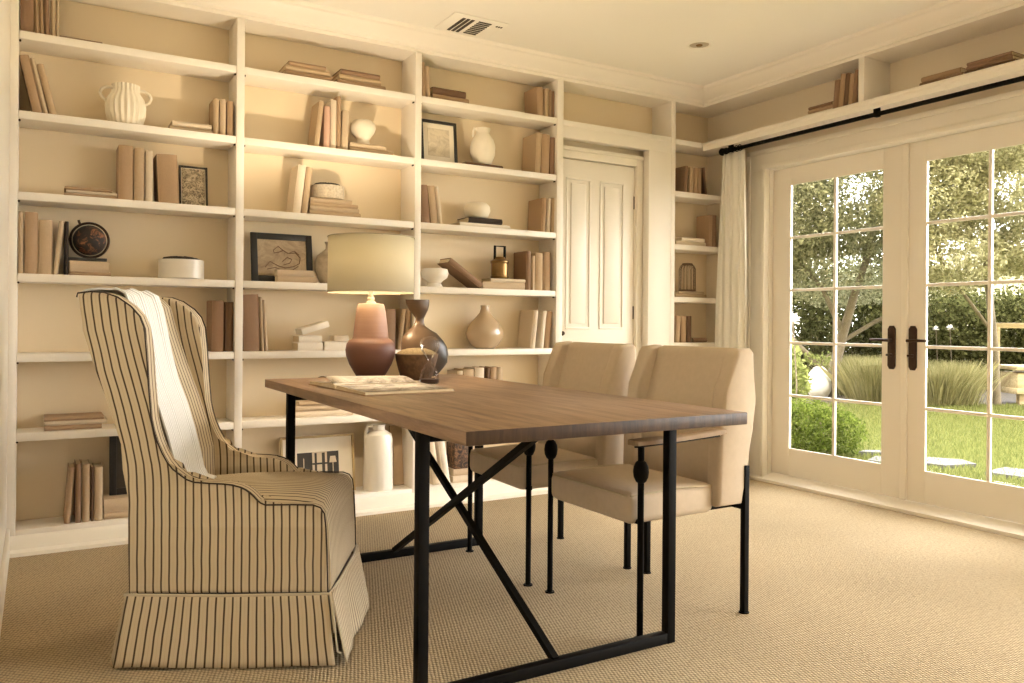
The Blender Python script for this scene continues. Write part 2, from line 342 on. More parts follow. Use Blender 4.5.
# casing round the french doors
q = B()
for x0, x1, o in ((XR - .035, XR, .145), (XR - .045, XR - .03, .155)):
    w = .145 if x0 > XR - .04 else .03
    if w > .1:
        q.box((x0, DY1, 0), (x1, DY1 + o, DZ), .003); q.box((x0, DY0 - o, 0), (x1, DY0, DZ), .003); q.box((x0, DY0 - o, DZ), (x1, DY1 + o, DZ + .12), .003)
    else:
        q.box((x0, DY1 + .125, 0), (x1, DY1 + o, DZ + .13), .004); q.box((x0, DY0 - o, DZ + .10), (x1, DY1 + o, DZ + .13), .004)
        q.box((x0, DY1 + .0, 0), (x1, DY1 + .028, DZ), .004); q.box((x0, DY0, DZ), (x1, DY1 + .028, DZ + .028), .004)
struct(q.obj('trim_1', DOORP, smooth=30), 'moulded casing around the french doors')
q = B()
q.box((XR - .0, DY1 - .004, 0.04), (XR + .15, DY1 + .02, DZ)); q.box((XR, DY0 - .02, .04), (XR + .15, DY0 + .004, DZ)); q.box((XR, DY0 - .02, DZ), (XR + .15, DY1 + .02, DZ + .02))
struct(q.obj('trim_2', DOORP, smooth=0), 'jamb of the french doors')
q = B(); q.prism([(XR - .067, 0), (XR - .067, .018), (XR + .033, .046), (XR + .17, .046), (XR + .17, 0)], DY0 - .15, DY1 + .14, 'y')
struct(q.obj('trim_3', DOORP, smooth=0), 'sloped threshold of the french doors')

def leaf(name, ya, yb, label, gl0, gl1, vm):
    """one french door leaf from Y=ya (hinge) to yb; glass between gl0 and gl1"""
    X0, X1 = XR + .033, XR + .067; lo, hi = min(ya, yb), max(ya, yb); g0, g1 = min(gl0, gl1), max(gl0, gl1)
    zb, zt, zg0, zg1 = .05, DZ - .006, .228, 1.914
    q = B(); XI = X0 + .013; st_ = .012
    q.box((X0, lo, zb), (XI, g0, zt), .002); q.box((X0, g1, zb), (XI, hi, zt), .002); q.box((X0, g0, zb), (XI, g1, zg0), .002); q.box((X0, g0, zg1), (XI, g1, zt), .002)
    q.box((XI, lo, zb), (X1, g0 - st_, zt)); q.box((XI, g1 + st_, zb), (X1, hi, zt)); q.box((XI, g0 - st_, zb), (X1, g1 + st_, zg0 - st_)); q.box((XI, g0 - st_, zg1 + st_), (X1, g1 + st_, zt))
    d = struct(q.obj(name, DOORP, smooth=30), label)
    rows = [zg0 + (zg1 - zg0) * k / 5 for k in range(6)]
    q = B()
    q.box((X0 + .002, vm - .009, zg0), (X0 + .022, vm + .009, zg1), .003)
    for z in rows[1:-1]: q.box((X0 + .004, g0, z - .009), (X0 + .020, g1, z + .009), .003)
    q.obj('glazing_bar', DOORP, d, smooth=30)
    ys = [(g0, vm - .008), (vm + .008, g1)]
    for a, b in ys:
        for z0, z1 in zip(rows, rows[1:]):
            q = B(); q.box((X0 + .014, a, z0 + .006), (X0 + .018, b, z1 - .006)); q.obj('pane', PANE, d, smooth=0)
    return d
dl = leaf('door_2', 3.694, 2.755, 'left french door leaf with ten panes and lever handle', 3.553, 2.897, 3.222)
dr = leaf('door_3', 2.747, 1.808, 'right french door leaf with ten panes and lever handle', 2.634, 1.95, 2.297)
q = B(); q.box((XR + .018, 2.735, .05), (XR + .036, 2.772, DZ - .006), .003); q.obj('astragal', DOORP, dl, smooth=30)
def door_set(d, yc, dirn, zc=1.0):
    Xf = XR + .033
    q = B()
    q.prism([(yc - .024, .79), (yc - .013, .772), (yc + .013, .772), (yc + .024, .79), (yc + .024, .999), (yc + .013, 1.017), (yc - .013, 1.017), (yc - .024, .999)], Xf - .008, Xf - .0005, 'x', .002)
    pl = q.obj('door_handle', BRONZE, d)
    q = B(); q.tube([(Xf - .004, yc, .935), (Xf - .045, yc, .935)], .009)
    q.tube([(Xf - .045, yc - dirn * .01, .935), (Xf - .05, yc + dirn * .05, .937), (Xf - .047, yc + dirn * .105, .936)], [.009, .0085, .007])
    q.obj('lever', BRONZE, pl)
    q = B(); q.tube([(Xf - .006, yc, .852), (Xf - .022, yc, .852)], .009); q.box((Xf - .030, yc - .02, .846), (Xf - .022, yc + .02, .858), .002); q.obj('thumb_turn', BRONZE, pl)
door_set(dl, 2.833, 1); door_set(dr, 2.705, -1)

# ------------------------------------------------------------------ built-in bookcase
bk = thing('bookcase', 'cream built-in bookcase filling the back wall, with a door between its bays', 'bookcase', (0, 0, 0))
q = B(); q.box((-.108, YB, 0), (2.73, YB + .012, ZC)); q.box((2.73, YB, 2.225), (3.64, YB + .012, ZC)); q.box((3.64, YB, 0), (XR, YB + .012, ZC)); q.obj('back_panel', BACKSH, bk, smooth=0)
for k, (a, b) in enumerate(DIV):
    q = B(); q.box((a, Y0, 0 if k else 0), (b, YB, 2.50), .0015); q.obj('divider', PAINT, bk, smooth=30)
for k in range(3):
    a, b = DIV[k][1] + .001, DIV[k+1][0] - .001
    for z in ZS[:6]: q = B(); q.box((a, Y0 + .003, z - TH), (b, YB, z), .0025); q.obj('shelf', PAINT, bk, smooth=30)
    q = B(); q.box((a, Y0 + .001, .0), (b, YB, ZS[6]), .002); q.obj('shelf', PAINT, bk, smooth=30)
a, b = DIV[4][1], XR
CZ = [2.251, 1.905, 1.551, 1.199, .893, .54]
for z in CZ: q = B(); q.box((a + .001, Y0 + .003, z - TH), (b, YB, z), .0025); q.obj('shelf', PAINT, bk, smooth=30)
q = B(); q.box((a + .001, Y0 + .001, 0), (b, YB, ZS[6]), .002); q.obj('shelf', PAINT, bk, smooth=30)
q = B(); q.box((DIV[3][1] + .001, Y0 + .001, 2.222), (DIV[4][0] - .001, YB, 2.256), .0025); q.obj('shelf', PAINT, bk, smooth=30)
q = B()   # header, stile beside the inner door
q.box((DIV[3][1], Y0 + .002, 2.15), (DIV[4][0], 4.13, 2.222), .002); q.box((3.425, Y0 + .001, 0), (DIV[4][0], 4.13, 2.15), .002)
q.obj('face_frame', PAINT, bk, smooth=30)
q = B()
for a, b in ((-.108, 2.751), (3.425, 3.88)):
    q.prism([(Y0, 0), (Y0 - .045, 0), (Y0 - .044, .016), (Y0 - .022, .026), (Y0 - .014, .066), (Y0 - .006, .078), (Y0, .082)], a, b, 'x')
q.obj('plinth_moulding', TRIMW, bk, smooth=25)
q = B(); q.box((-.108, Y0, 2.494), (XR, YB, ZC)); q.obj('top_rail', PAINT, bk, smooth=30)
q = B(); q.prism([(Y0 - .0, 2.512), (Y0 - .012, 2.512), (Y0 - .014, 2.528), (Y0 - .03, 2.54), (Y0 - .06, 2.556), (Y0 - .078, 2.578), (Y0 - .092, 2.584), (Y0 - .098, ZC), (Y0, ZC)], -.108, XU, 'x')
q.obj('crown_moulding', PAINT, bk, smooth=25)
# shelf pins and peg holes
q = B(); q.tube([(0, 0, 0), (0, .012, 0)], .0045, 8); pin_ = q.obj('shelf_pin', BRONZE, bk)
first = True
for k in range(3):
    for z in ZS[:6]:
        for x in (DIV[k][1] + .0045, DIV[k+1][0] - .0045):
            p_ = pin_ if first else pin_.copy(); first = False
            if p_ is not pin_: COL.objects.link(p_)
            p_.location = (x, Y0 + .016, z - TH - .0046)

ob = thing('overhead_cabinet', 'cream open cabinet running above the french doors and curtain rod', 'cabinet')
q = B(); q.box((XU, 1.2, 2.216), (XR, Y0, 2.251), .003); q.prism([(XU, 2.251), (XU - .012, 2.245), (XU - .012, 2.232), (XU - .004, 2.222), (XU - .004, 2.196), (XU + .015, 2.196), (XU + .015, 2.251)], 1.2, Y0, 'y'); q.obj('shelf', PAINT, ob, smooth=25)
q = B(); q.box((XU, 2.835, 2.252), (XR, 2.871, 2.494), .002); q.obj('divider', PAINT, ob, smooth=30)
q = B(); q.box((XU, 1.55, 2.252), (XR, 1.59, 2.494), .002); q.obj('divider', PAINT, ob, smooth=30)
q = B(); q.box((XU, 1.2, 2.494), (XR, Y0, ZC)); q.obj('top_rail', PAINT, ob, smooth=30)
q = B(); q.prism([(XU, 2.512), (XU - .012, 2.512), (XU - .014, 2.528), (XU - .03, 2.54), (XU - .06, 2.556), (XU - .078, 2.578), (XU - .092, 2.584), (XU - .098, ZC), (XU, ZC)], 1.2, Y0 - .0, 'y'); q.obj('crown_moulding', PAINT, ob, smooth=25)

# inner panelled door
q = B(); YD = 4.155
q.box((2.755, YD, .012), (3.372, YD + .04, 2.04), .002)
d1 = struct(q.obj('door_1', DOORP, smooth=30), 'white panelled inner door between the bookcase bays')
def panel(x0, x1, z0, z1):
    q = B(); w = .014
    for (a, b, c, d) in ((x0, x1, z1 - w, z1), (x0, x1, z0, z0 + w), (x0, x0 + w, z0 + w, z1 - w), (x1 - w, x1, z0 + w, z1 - w)): q.box((a, YD - .007, c), (b, YD, d), .003)
    q.box((x0 + .035, YD - .008, z0 + .035), (x1 - .035, YD, z1 - .035), .006); q.obj('door_panel', DOORP, d1, smooth=30)
for z0, z1 in ((.98, 1.93), (.16, .84)): panel(2.83, 3.02, z0, z1); panel(3.09, 3.285, z0, z1)
for z in (1.81, 1.09, .28):
    q = B(); q.tube([(3.379, YD - .008, z - .045), (3.379, YD - .008, z + .045)], .007, 8); q.box((3.366, YD - .004, z - .042), (3.379, YD, z + .042)); q.obj('hinge', BRONZE, d1)
q = B(); q.lathe([(.008, 0), (.008, .02), (.013, .026), (.015, .036), (.010, .046), (0, .048)], seg=16)
o = q.obj('door_knob', BRONZE, d1, loc=(2.79, YD, .955), rot=(rad(90), 0, 0))
q = B()
q.box((3.376, 4.13, 0), (3.425, 4.17, 2.11), .004); q.box((2.751, 4.13, 2.045), (3.376, 4.17, 2.11), .004); q.box((2.751, 4.12, 2.09), (3.425, 4.15, 2.115), .004)
q.box((3.372, 4.14, 0), (3.378, YB, 2.045))
struct(q.obj('trim_4', DOORP, smooth=30), 'casing of the inner door')
q = B(); q.box((2.751, 4.17, 2.04), (3.62, 4.2, 2.22)); q.box((3.378, 4.17, 0), (3.62, 4.2, 2.1)); struct(q.obj('wall_1', WALLP, smooth=0))

# ceiling vent, downlight, and rings for the added fill lamps
v = thing('ceiling_vent', 'small rectangular slotted air vent in the ceiling above the bookcase', 'vent', (1.975, 3.83, ZC))
q = B(); q.box((-.15, -.14, -.006), (.17, .12, -.0005), .003); q.obj('frame', CEIL, v, smooth=30)
for k in range(3): q = B(); q.box((-.085 + k * .026, -.10, -.0085), (-.068 + k * .026, .095, -.006)); q.obj('slot', HOLE, v, smooth=0)
q = B()
for k in range(8): q.box((.01, -.10 + k * .025, -.0085), (.085, -.086 + k * .025, -.006))
q.obj('grille', HOLE, v, smooth=0)
for k in range(3): q = B(); q.box((.12 + k * .014, -.09 , -.008), (.128 + k * .014, -.075, -.006)); q.obj('screw_hole', HOLE, v, smooth=0)
for x, y in ((2.2, 1.0), (2.2, -.6)):
    q = B(); q.lathe([(.078, 0), (.078, -.004), (.062, -.008), (.056, -.004)], c=(x, y, ZC), seg=32, cap=False); q.obj('fill_lamp_ring', CEIL, bpy.data.objects['ceiling'])  # rings added around the unseen fill lamps
dn = thing('downlight', 'small round recessed downlight in the ceiling near the corner', 'downlight', (3.22, 3.40, ZC))
q = B(); q.lathe([(.078, 0), (.078, -.004), (.062, -.008), (.056, -.004), (.054, -.0005)], seg=32, cap=False); q.obj('trim_ring', CEIL, dn)
q = B(); q.lathe([(.054, -.001), (.03, -.003), (.0, -.003)], seg=24, cap=False); q.obj('lens', LENS, dn)
q = B(); q.lathe([(.02, -.004), (.014, -.009), (.0, -.009)], seg=16, cap=False); q.obj('baffle', BRASS, dn)

# curtain and rod
rd = thing('curtain_rod', 'dark iron curtain rod under the overhead cabinet', 'curtain rod', (3.965, 0, 2.178))
q = B(); q.tube([(0, 1.2, 0), (0, 3.93, 0)], .0125, 12); q.obj('rod', BLACK, rd)
q = B(); q.lathe([(.016, 0), (.022, .004), (.016, .01), (.016, .018), (.024, .025), (.026, .036), (.02, .048), (.01, .055), (0, .057)], seg=18); q.obj('finial', BLACK, rd, loc=(0, 3.925, 0), rot=(rad(-90), 0, 0))
for y in (3.88, 2.80): q = B(); q.tube([(0, y, .0), (.0, y, .02)], .008); q.box((-.015, y - .014, -.016), (.015, y + .014, .036), .004); q.obj('bracket', BLACK, rd)
for k in range(5): q = B(); q.tube([(.019 * math.cos(a), 3.80 + k * .03, .019 * math.sin(a)) for a in [2*PI*i/14 for i in range(15)]], .0035, 6); q.obj('ring', BLACK, rd)
q = B()
def cur(u, v_):
    z = 2.155 * v_; sp = 1 - v_; w = .20 + .10 * sp ** .8; yc = 3.868 + .025 * sp
    a = u * 4.5 * 2 * PI
    return (3.972 + (.009 + .012 * sp) * math.sin(a) + .004 * math.sin(3 * a + 9 * v_), yc + (.5 - u) * w + .006 * math.sin(a * 1.7 + 4 * v_), .006 + z)
q.grid(cur, 130, 24)
cu = q.obj('curtain', CURT, smooth=80); m = cu.modifiers.new('thick', 'SOLIDIFY'); m.thickness = .002
tag(cu, 'white pleated linen curtain gathered left of the french doors', 'curtain')

# ------------------------------------------------------------------ books
def book_meshes():
    q = B(); bt = .10
    q.box((0, .03, 0), (bt, 1, 1), .015, 1); q.box((1 - bt, .03, 0), (1, 1, 1), .015, 1)
    rs = []
    for z in (0, 1):
        o = [(0, .05), (.12, .015), (.32, -.005), (.5, -.012), (.68, -.005), (.88, .015), (1, .05), (.9, .06), (.5, .03), (.1, .06)]
        rs.append([(x, y, z) for x, y in o])
    q.rings(rs)
    c = q.mesh('book_cover', BOOKC['tan'], 30)
    q = B(); q.box((bt * .8, .05, .018), (1 - bt * .8, .965, .982)); p = q.mesh('book_pages', PAGES, 0)
    return c, p
CM, PM = book_meshes()
SHN = ['top', 'second', 'third', 'fourth', 'fifth', 'sixth', 'bottom']
BAYN = ['leftmost bay', 'middle bay', 'third bay', 'corner bay']
ORD = ['first', 'second', 'third', 'fourth', 'fifth', 'sixth', 'seventh', 'eighth']
CNAME = dict(tan='tan', brown='brown', cream='cream', pale='pale tan', pink='pinkish', white='white', grey='greyish', dark='black', umber='dark brown', sand='sand coloured')
def book(loc, rot, dims, col, label, group):
    o = thing('book', label, 'book', loc, group=group, rot=rot); o.scale = dims
    for n, me, mt in (('cover', CM, BOOKC[col]), ('pages', PM, PAGES)):
        c = bpy.data.objects.new(n, me); COL.objects.link(c); c.parent = o
        c.material_slots[0].link = 'OBJECT'; c.material_slots[0].material = mt
    return o
def size_word(h): return 'tall' if h > .27 else 'short' if h < .2 else 'medium'
def upright(bay, sh, specs, where='', zs=None, Yf=None, dep=None, shelfname=None):
    """books standing in a row: (left px, right px, top px, lean deg, colour[, 'r' = fore edge out])"""
    zs = (ZS if bay < 3 else CZ)[sh] if zs is None else zs
    n = len(specs); specs = [list(q_) for q_ in specs]
    m_ = (onY(specs[0][0] + 1, 323, Y0).x - onY(specs[0][0], 323, Y0).x)
    lo_, hi_ = DIV[bay][1], (DIV[bay + 1][0] if bay < 3 else XR)
    def bot(px): return onY(px, 323 + (px - 512) * .008 - (zs - H) * F / 4.5, Y0 + .028).x
    def hgt(q_): return onY(q_[0], q_[2], Y0 + .022).z - zs
    for k in range(n):                                      # a book leans no further than its neighbour or the side lets it
        if specs[k][3] < 0:
            e_, tn = (lo_, 0) if k == 0 else (bot(specs[k-1][1]), min(0, specs[k-1][3]) if specs[k-1][3] <= 0 else 0)
            mx_ = math.degrees(math.asin(min(.5, max(0, bot(specs[k][0]) - e_ - .001) / max(.1, hgt(specs[k]))))) - tn
            specs[k][3] = -min(-specs[k][3], mx_)
    for k in reversed(range(n)):
        if specs[k][3] > 0:
            e_, tn = (hi_, 0) if k == n - 1 else (bot(specs[k+1][0]), max(0, specs[k+1][3]))
            mx_ = math.degrees(math.asin(min(.5, max(0, e_ - bot(specs[k][1]) - .001) / max(.1, hgt(specs[k]))))) + tn
            specs[k][3] = min(specs[k][3], mx_)
    for k, s_ in enumerate(specs):
        x0, x1, yt, th, col = s_[:5]; rev = len(s_) > 5
        yf = (Y0 + .022 if Yf is None else Yf) + random.uniform(0, .006)
        A, Bp = onY(x0, yt, yf), onY(x1, yt, yf); z = A.z; t = max(.008, Bp.x - A.x - .0015); h = z - zs
        zmid = 323 + (x0 - 512) * .008 - (zs - H) * F / 4.5
        X0 = onY(x0, zmid, yf).x + .0007; X1 = X0 + t
        d = (dep or random.uniform(.125, .16)); t_ = rad(th); h = h / math.cos(t_)
        if th > 0: loc = Vector((X1 - t * math.cos(t_), yf, zs + t * math.sin(t_) + .0005)); h -= t * math.sin(t_)
        else: loc = Vector((X0, yf, zs + .0005))
        pos = 'alone' if n == 1 else f'{ORD[k]} from left'
        lean = ' leaning' if abs(th) > 4 else ''
        lab = f'{CNAME[col]}{lean} book, {pos} of {where + " " if where else ""}upright row, {SHN[sh]} shelf, {BAYN[bay]}'
        rot = (0, t_, 0)
        if rev:   # fore edge towards the room: turn about its own vertical
            M = Matrix.Translation(loc) @ Matrix.Rotation(t_, 4, 'Y') @ Matrix.Translation((t, d, 0)) @ Matrix.Rotation(PI, 4, 'Z'); loc = M.to_translation(); rot = M.to_euler()
        book(loc, rot, (t, d, h), col, lab, f'books on the {SHN[sh]} shelf, {BAYN[bay]}')
def flat(bay, sh, specs, where='', zs=None, Yf=None, dep=.15):
    """books lying in a pile, bottom first: (left px, right px, thickness in px, colour)"""
    zs = (ZS if bay < 3 else CZ)[sh] if zs is None else zs
    n = len(specs); z = zs + .0005; out = None
    for k, s_ in enumerate(specs):
        x0, x1, tp, col = s_[:4]; yf = (Y0 + .025 if Yf is None else Yf) + random.uniform(0, .012)
        ym = 323 + (x0 - 512) * .008 - (z - H) * F / 4.6
        A, Bp = onY(x0, ym, yf), onY(x1, ym, yf); t = tp * (onY(x0, ym, yf).z - onY(x0, ym + 1, yf).z)
        pos = 'lying alone' if n == 1 else ('lowest' if k == 0 else 'topmost' if k == n - 1 else f'{ORD[k]} from bottom') + ' of flat pile'
        lab = f'{CNAME[col]} book {pos}{" " + where if where else ""}, {SHN[sh]} shelf, {BAYN[bay]}'
        rev = len(s_) > 4
        w = Bp.x - A.x; d = dep * random.uniform(.94, 1.04)
        M = Matrix.Translation((Bp.x, yf, z)) @ Matrix.Rotation(-PI / 2, 4, 'Y')
        if rev: M = Matrix.Translation((A.x, yf + d, z)) @ Matrix.Rotation(PI, 4, 'Z') @ Matrix.Rotation(-PI / 2, 4, 'Y')
        o = book(M.to_translation(), M.to_euler(), (t, d, w), col, lab, f'books on the {SHN[sh]} shelf, {BAYN[bay]}')
        z += t + .0006
    return z
# leftmost bay
upright(0, 0, [(20, 34, -20, -10, 'brown'), (34.8, 39, -18, -9, 'tan'), (39.5, 43.8, -14, -9, 'tan'), (44.5, 50, -8, -6, 'brown'), (50.6, 55.2, -4, -1, 'sand'), (55.6, 58.6, -6, 0, 'pale')])
flat(0, 0, [(59, 102, 3.2, 'brown')])
upright(0, 1, [(32.5, 42.6, 57, -16, 'tan'), (43.2, 48.3, 60, -16, 'pale'), (49.5, 57, 66, -18, 'sand')], 'left')
flat(0, 1, [(169.5, 212.5, 4.6, 'pale'), (172, 211.5, 5.2, 'cream')])
upright(0, 1, [(213.3, 218.8, 98.2, 0, 'sand'), (219.7, 226, 99, 0, 'pale'), (227, 233.5, 100.8, 0, 'tan')], 'right')
flat(0, 2, [(64, 117, 3.3, 'tan'), (66, 117, 3, 'cream'), (64.5, 112, 3, 'tan')])
upright(0, 2, [(118, 133.3, 144.4, 0, 'tan'), (133.9, 144.4, 147.6, 0, 'sand'), (145.2, 152.9, 150.5, 0, 'cream'), (158.5, 179.5, 154, -3, 'tan')])
upright(0, 3, [(17.6, 23.3, 211, 0, 'sand'), (24.2, 37.8, 211.7, 0, 'tan'), (38.2, 52.3, 219.6, 0, 'sand'), (52.5, 58.2, 220.6, 6, 'pale'), (64.3, 68.6, 221.4, 0, 'dark')], 'left')
zt = flat(0, 3, [(60, 110.5, 3.6, 'tan'), (61.6, 109.5, 11.2, 'pale'), (67.5, 104.6, 3.2, 'dark')], zs=ZS[3]) if False else None
ztop03 = flat(0, 3, [(69.5, 110.8, 3.6, 'tan'), (69.5, 109.5, 11, 'pale')])
upright(0, 4, [(211.5, 224, 300.4, 0, 'brown'), (225, 233.6, 302, 0, 'umber')], 'right')
flat(0, 5, [(44.5, 102, 4.8, 'tan'), (45, 107.5, 4.3, 'cream'), (44.3, 104, 4, 'tan')])
upright(0, 6, [(64, 70.5, 468, 6.5, 'tan'), (75.4, 81.7, 464.4, 0, 'brown'), (82.3, 90.3, 464.8, 0, 'sand'), (90.9, 94.1, 467.4, 0, 'umber'), (94.6, 103.3, 467.8, 0, 'pale')], 'left')
ztop06 = flat(0, 6, [(104, 150, 6.5, 'sand'), (104, 149, 13.5, 'pale')], dep=.14)
# middle bay
flat(1, 0, [(284.5, 332, 5.2, 'tan'), (285.5, 330, 5.5, 'sand'), (289, 326, 4.4, 'tan')], 'on the left')
flat(1, 0, [(337, 385.5, 4.6, 'tan'), (339, 381, 6.0, 'sand'), (341, 380, 5.2, 'brown')], 'on the right')
upright(1, 1, [(314.2, 319.3, 99.8, 9, 'sand'), (324, 330, 105.8, 2, 'pink'), (330.5, 336.6, 99.6, 0, 'cream'), (337, 340.9, 95.9, 0, 'tan'), (341.3, 348.2, 109.6, 2, 'pale')])
z11 = flat(1, 1, [(349.5, 393, 5, 'sand'), (350, 386, 4.2, 'pale')])
upright(1, 2, [(292.5, 301, 163.7, 7, 'cream'), (301.6, 307.6, 166, 6, 'sand')])
z12 = flat(1, 2, [(309.5, 360.7, 4.6, 'sand'), (310, 359, 4.4, 'pale'), (310.3, 358, 4.2, 'sand'), (310.5, 352, 4, 'pale')])
flat(1, 3, [(277.5, 317, 6.2, 'sand'), (277.3, 314, 6, 'pale')], Yf=Y0 + .008, dep=.07)
upright(1, 4, [(243.9, 260.5, 294.6, -11, 'brown'), (261.2, 264.6, 297, -11, 'sand'), (265.2, 268.2, 300, -11, 'pale')], 'left')
flat(1, 4, [(324.6, 352, 9, 'white')], 'on the right', dep=.13)
flat(1, 4, [(298, 323, 8, 'white'), (299, 322, 7, 'white')], 'on the left', dep=.12)
upright(1, 4, [(384, 396, 309, 0, 'brown'), (398, 402, 309, 9, 'sand'), (405, 410, 309, 6, 'tan'), (411, 415.0, 309, -2, 'pale')][:3], 'right')
z15 = flat(1, 5, [(295.5, 353, 6, 'cream'), (296, 340, 5.6, 'pale'), (299, 330, 4, 'sand')], dep=.16)
# third bay
upright(2, 0, [(421.5, 426.5, 62, -8, 'tan'), (427, 431, 66, -8, 'sand')], 'left')
flat(2, 0, [(432.4, 469, 5.4, 'tan'), (433, 466, 7.2, 'umber')])
upright(2, 0, [(538, 544.5, 86.8, -3, 'tan'), (545, 549, 88, 2, 'sand'), (549.6, 552, 89.5, 4, 'tan'), (552.2, 555, 91, 4, 'brown')], 'right', dep=.15)
z21 = flat(2, 1, [(466, 503, 3.5, 'umber')])
upright(2, 1, [(535.5, 541, 132.5, 6, 'sand'), (541.6, 549.6, 133.5, 6, 'tan'), (550.6, 555.6, 137, 3, 'brown')], 'right', dep=.165)
upright(2, 2, [(422, 430.5, 185, -8, 'brown'), (431.5, 438.5, 186, -8, 'sand'), (439.2, 443, 187, -9, 'cream')], 'left')
z22 = flat(2, 2, [(460, 510, 4.2, 'white'), (469, 502.4, 5.6, 'dark')])
upright(2, 2, [(541.5, 546, 197.6, 2, 'tan'), (547, 550.6, 198, 2, 'cream'), (551.5, 555.2, 198, 2, 'sand')], 'right', dep=.165)
z23 = flat(2, 3, [(483, 525, 7, 'pale'), (491, 525.5, 3.6, 'cream')], dep=.13)
upright(2, 3, [(526.6, 531.2, 250.9, 0, 'brown'), (532, 535, 255.8, 0, 'pale'), (535.7, 543.2, 252.8, 0, 'sand'), (543.7, 550.6, 252, 0, 'tan')], 'right', dep=.155)
upright(2, 4, [(530.5, 535.5, 310, 6, 'cream'), (540, 544, 310.4, 6, 'white'), (544.6, 550, 311, 5, 'tan')], 'right', dep=.16)
upright(2, 5, [(457, 463, 371, 0, 'pale'), (463.6, 474, 369.5, 0, 'sand'), (475, 484.5, 368, 0, 'cream'), (486, 490, 368.5, 0, 'umber'), (490.6, 497, 367.6, 0, 'tan'), (498, 503.5, 367.8, -3, 'pale')])
upright(2, 6, [(434, 441, 441, -9, 'cream'), (444, 451, 440, -9, 'white')], 'left')
z26 = flat(2, 6, [(453, 471, 6.5, 'cream'), (453.6, 470, 6.5, 'pale')], dep=.15)
# corner bay
upright(3, 1, [(684.6, 687.4, 165.5, 4, 'brown'), (690.3, 694, 166.8, 0, 'sand'), (694.6, 698.3, 167.3, 0, 'tan'), (698.8, 702.1, 167.6, 0, 'tan'), (705.8, 708, 168, -8, 'umber')], dep=.14)
flat(3, 2, [(676.5, 706, 4.2, 'cream'), (682, 705, 3.6, 'white')], dep=.12)
upright(3, 2, [(709.3, 712.6, 214.6, 2, 'tan'), (713, 717, 215, 0, 'brown')], dep=.13)
z33 = flat(3, 3, [(676, 706.5, 3.2, 'sand'), (679, 704, 3, 'pale')])
upright(3, 4, [(676, 680, 315.5, 4, 'sand'), (681.5, 686.6, 316, 0, 'tan'), (687.2, 691.8, 316, 0, 'umber')])
flat(3, 4, [(693, 707, 4.5, 'brown')])
# overhead cabinet: spines face the room (towards -X)
def obook(yA, yB, z, h, lean, col, k, n, d=.15):
    lo = min(yA, yB); t = abs(yB - yA) - .001; t_ = rad(lean)
    M = Matrix.Translation((XU + .02, lo, z + .0005)) @ Matrix.Rotation(t_, 4, 'X') @ Matrix.Translation((0, t, 0)) @ Matrix.Rotation(-PI / 2, 4, 'Z')
    book(M.to_translation(), M.to_euler(), (t, d, h), col, f'{CNAME[col]} leaning book, {ORD[k]} from left against the divider in the overhead cabinet', 'books in the overhead cabinet')
ys = [onX(x, 100, XU + .02).y for x in (832, 837.5, 842.5, 847, 851.4, 855.3)]
for k, (c, h) in enumerate(zip(('brown', 'tan', 'umber', 'tan', 'brown'), (.165, .19, .185, .175, .19))): obook(ys[k], ys[k+1], 2.251, h, 5, c, k, 5)
def oflat(x0, x1, specs, w, kk):
    z = 2.2515
    for k, (a, b, t, col) in enumerate(specs):
        ya, yb = onX(a, 90, XU + .02).y, onX(b, 90, XU + .02).y
        M = Matrix.Translation((XU + .02, yb, z)) @ Matrix.Rotation(-PI / 2, 4, 'Z') @ Matrix.Rotation(-PI / 2, 4, 'Y')
        pos = 'lowest' if k == 0 else 'topmost' if k == len(specs) - 1 else 'middle'
        book(M.to_translation(), M.to_euler(), (t, .15, ya - yb), col, f'{CNAME[col]} book, {pos} in the flat pile {w} of the overhead cabinet', 'books in the overhead cabinet')
        z += t + .0006
oflat(0, 0, [(805, 832.5, .012, 'white'), (808, 833, .022, 'tan'), (808.5, 832, .017, 'brown')], 'left of the divider', 0)
oflat(0, 0, [(919.5, 962, .02, 'brown'), (921, 960, .026, 'tan')], 'nearest right of the divider', 1)
oflat(0, 0, [(964.5, 1014, .018, 'umber'), (966, 1012, .02, 'brown'), (966.5, 1011, .018, 'brown')], 'at the right end', 2)

# ------------------------------------------------------------------ ornaments on the shelves
def at_shelf(px, zs, dy=.09): p = onY(px, 323 + (px - 512) * .008 - (zs - H) * F / 4.7, Y0 + dy); return Vector((p.x, p.y, zs + .0008))
def msc(px, dy=.09): return (onY(px + 1, 323, Y0 + dy).x - onY(px, 323, Y0 + dy).x, onY(px, 322, Y0 + dy).z - onY(px, 323, Y0 + dy).z)
def pot(name, label, cat, px, zs, prof, mat, dy=.09, group=None, **k):
    """prof in photo pixels: (radius, height above base)"""
    sx, sz = msc(px, dy); q = B(); q.lathe([(r * sz, h * sz) for r, h in prof], **k); o = q.obj(name, mat, loc=at_shelf(px, zs, dy), smooth=50); tag(o, label, cat, group); return o, sz
def cpot(name, label, cat, px, zs, dy=.09):
    return thing(name, label, cat, at_shelf(px, zs, dy)), msc(px, dy)[1]
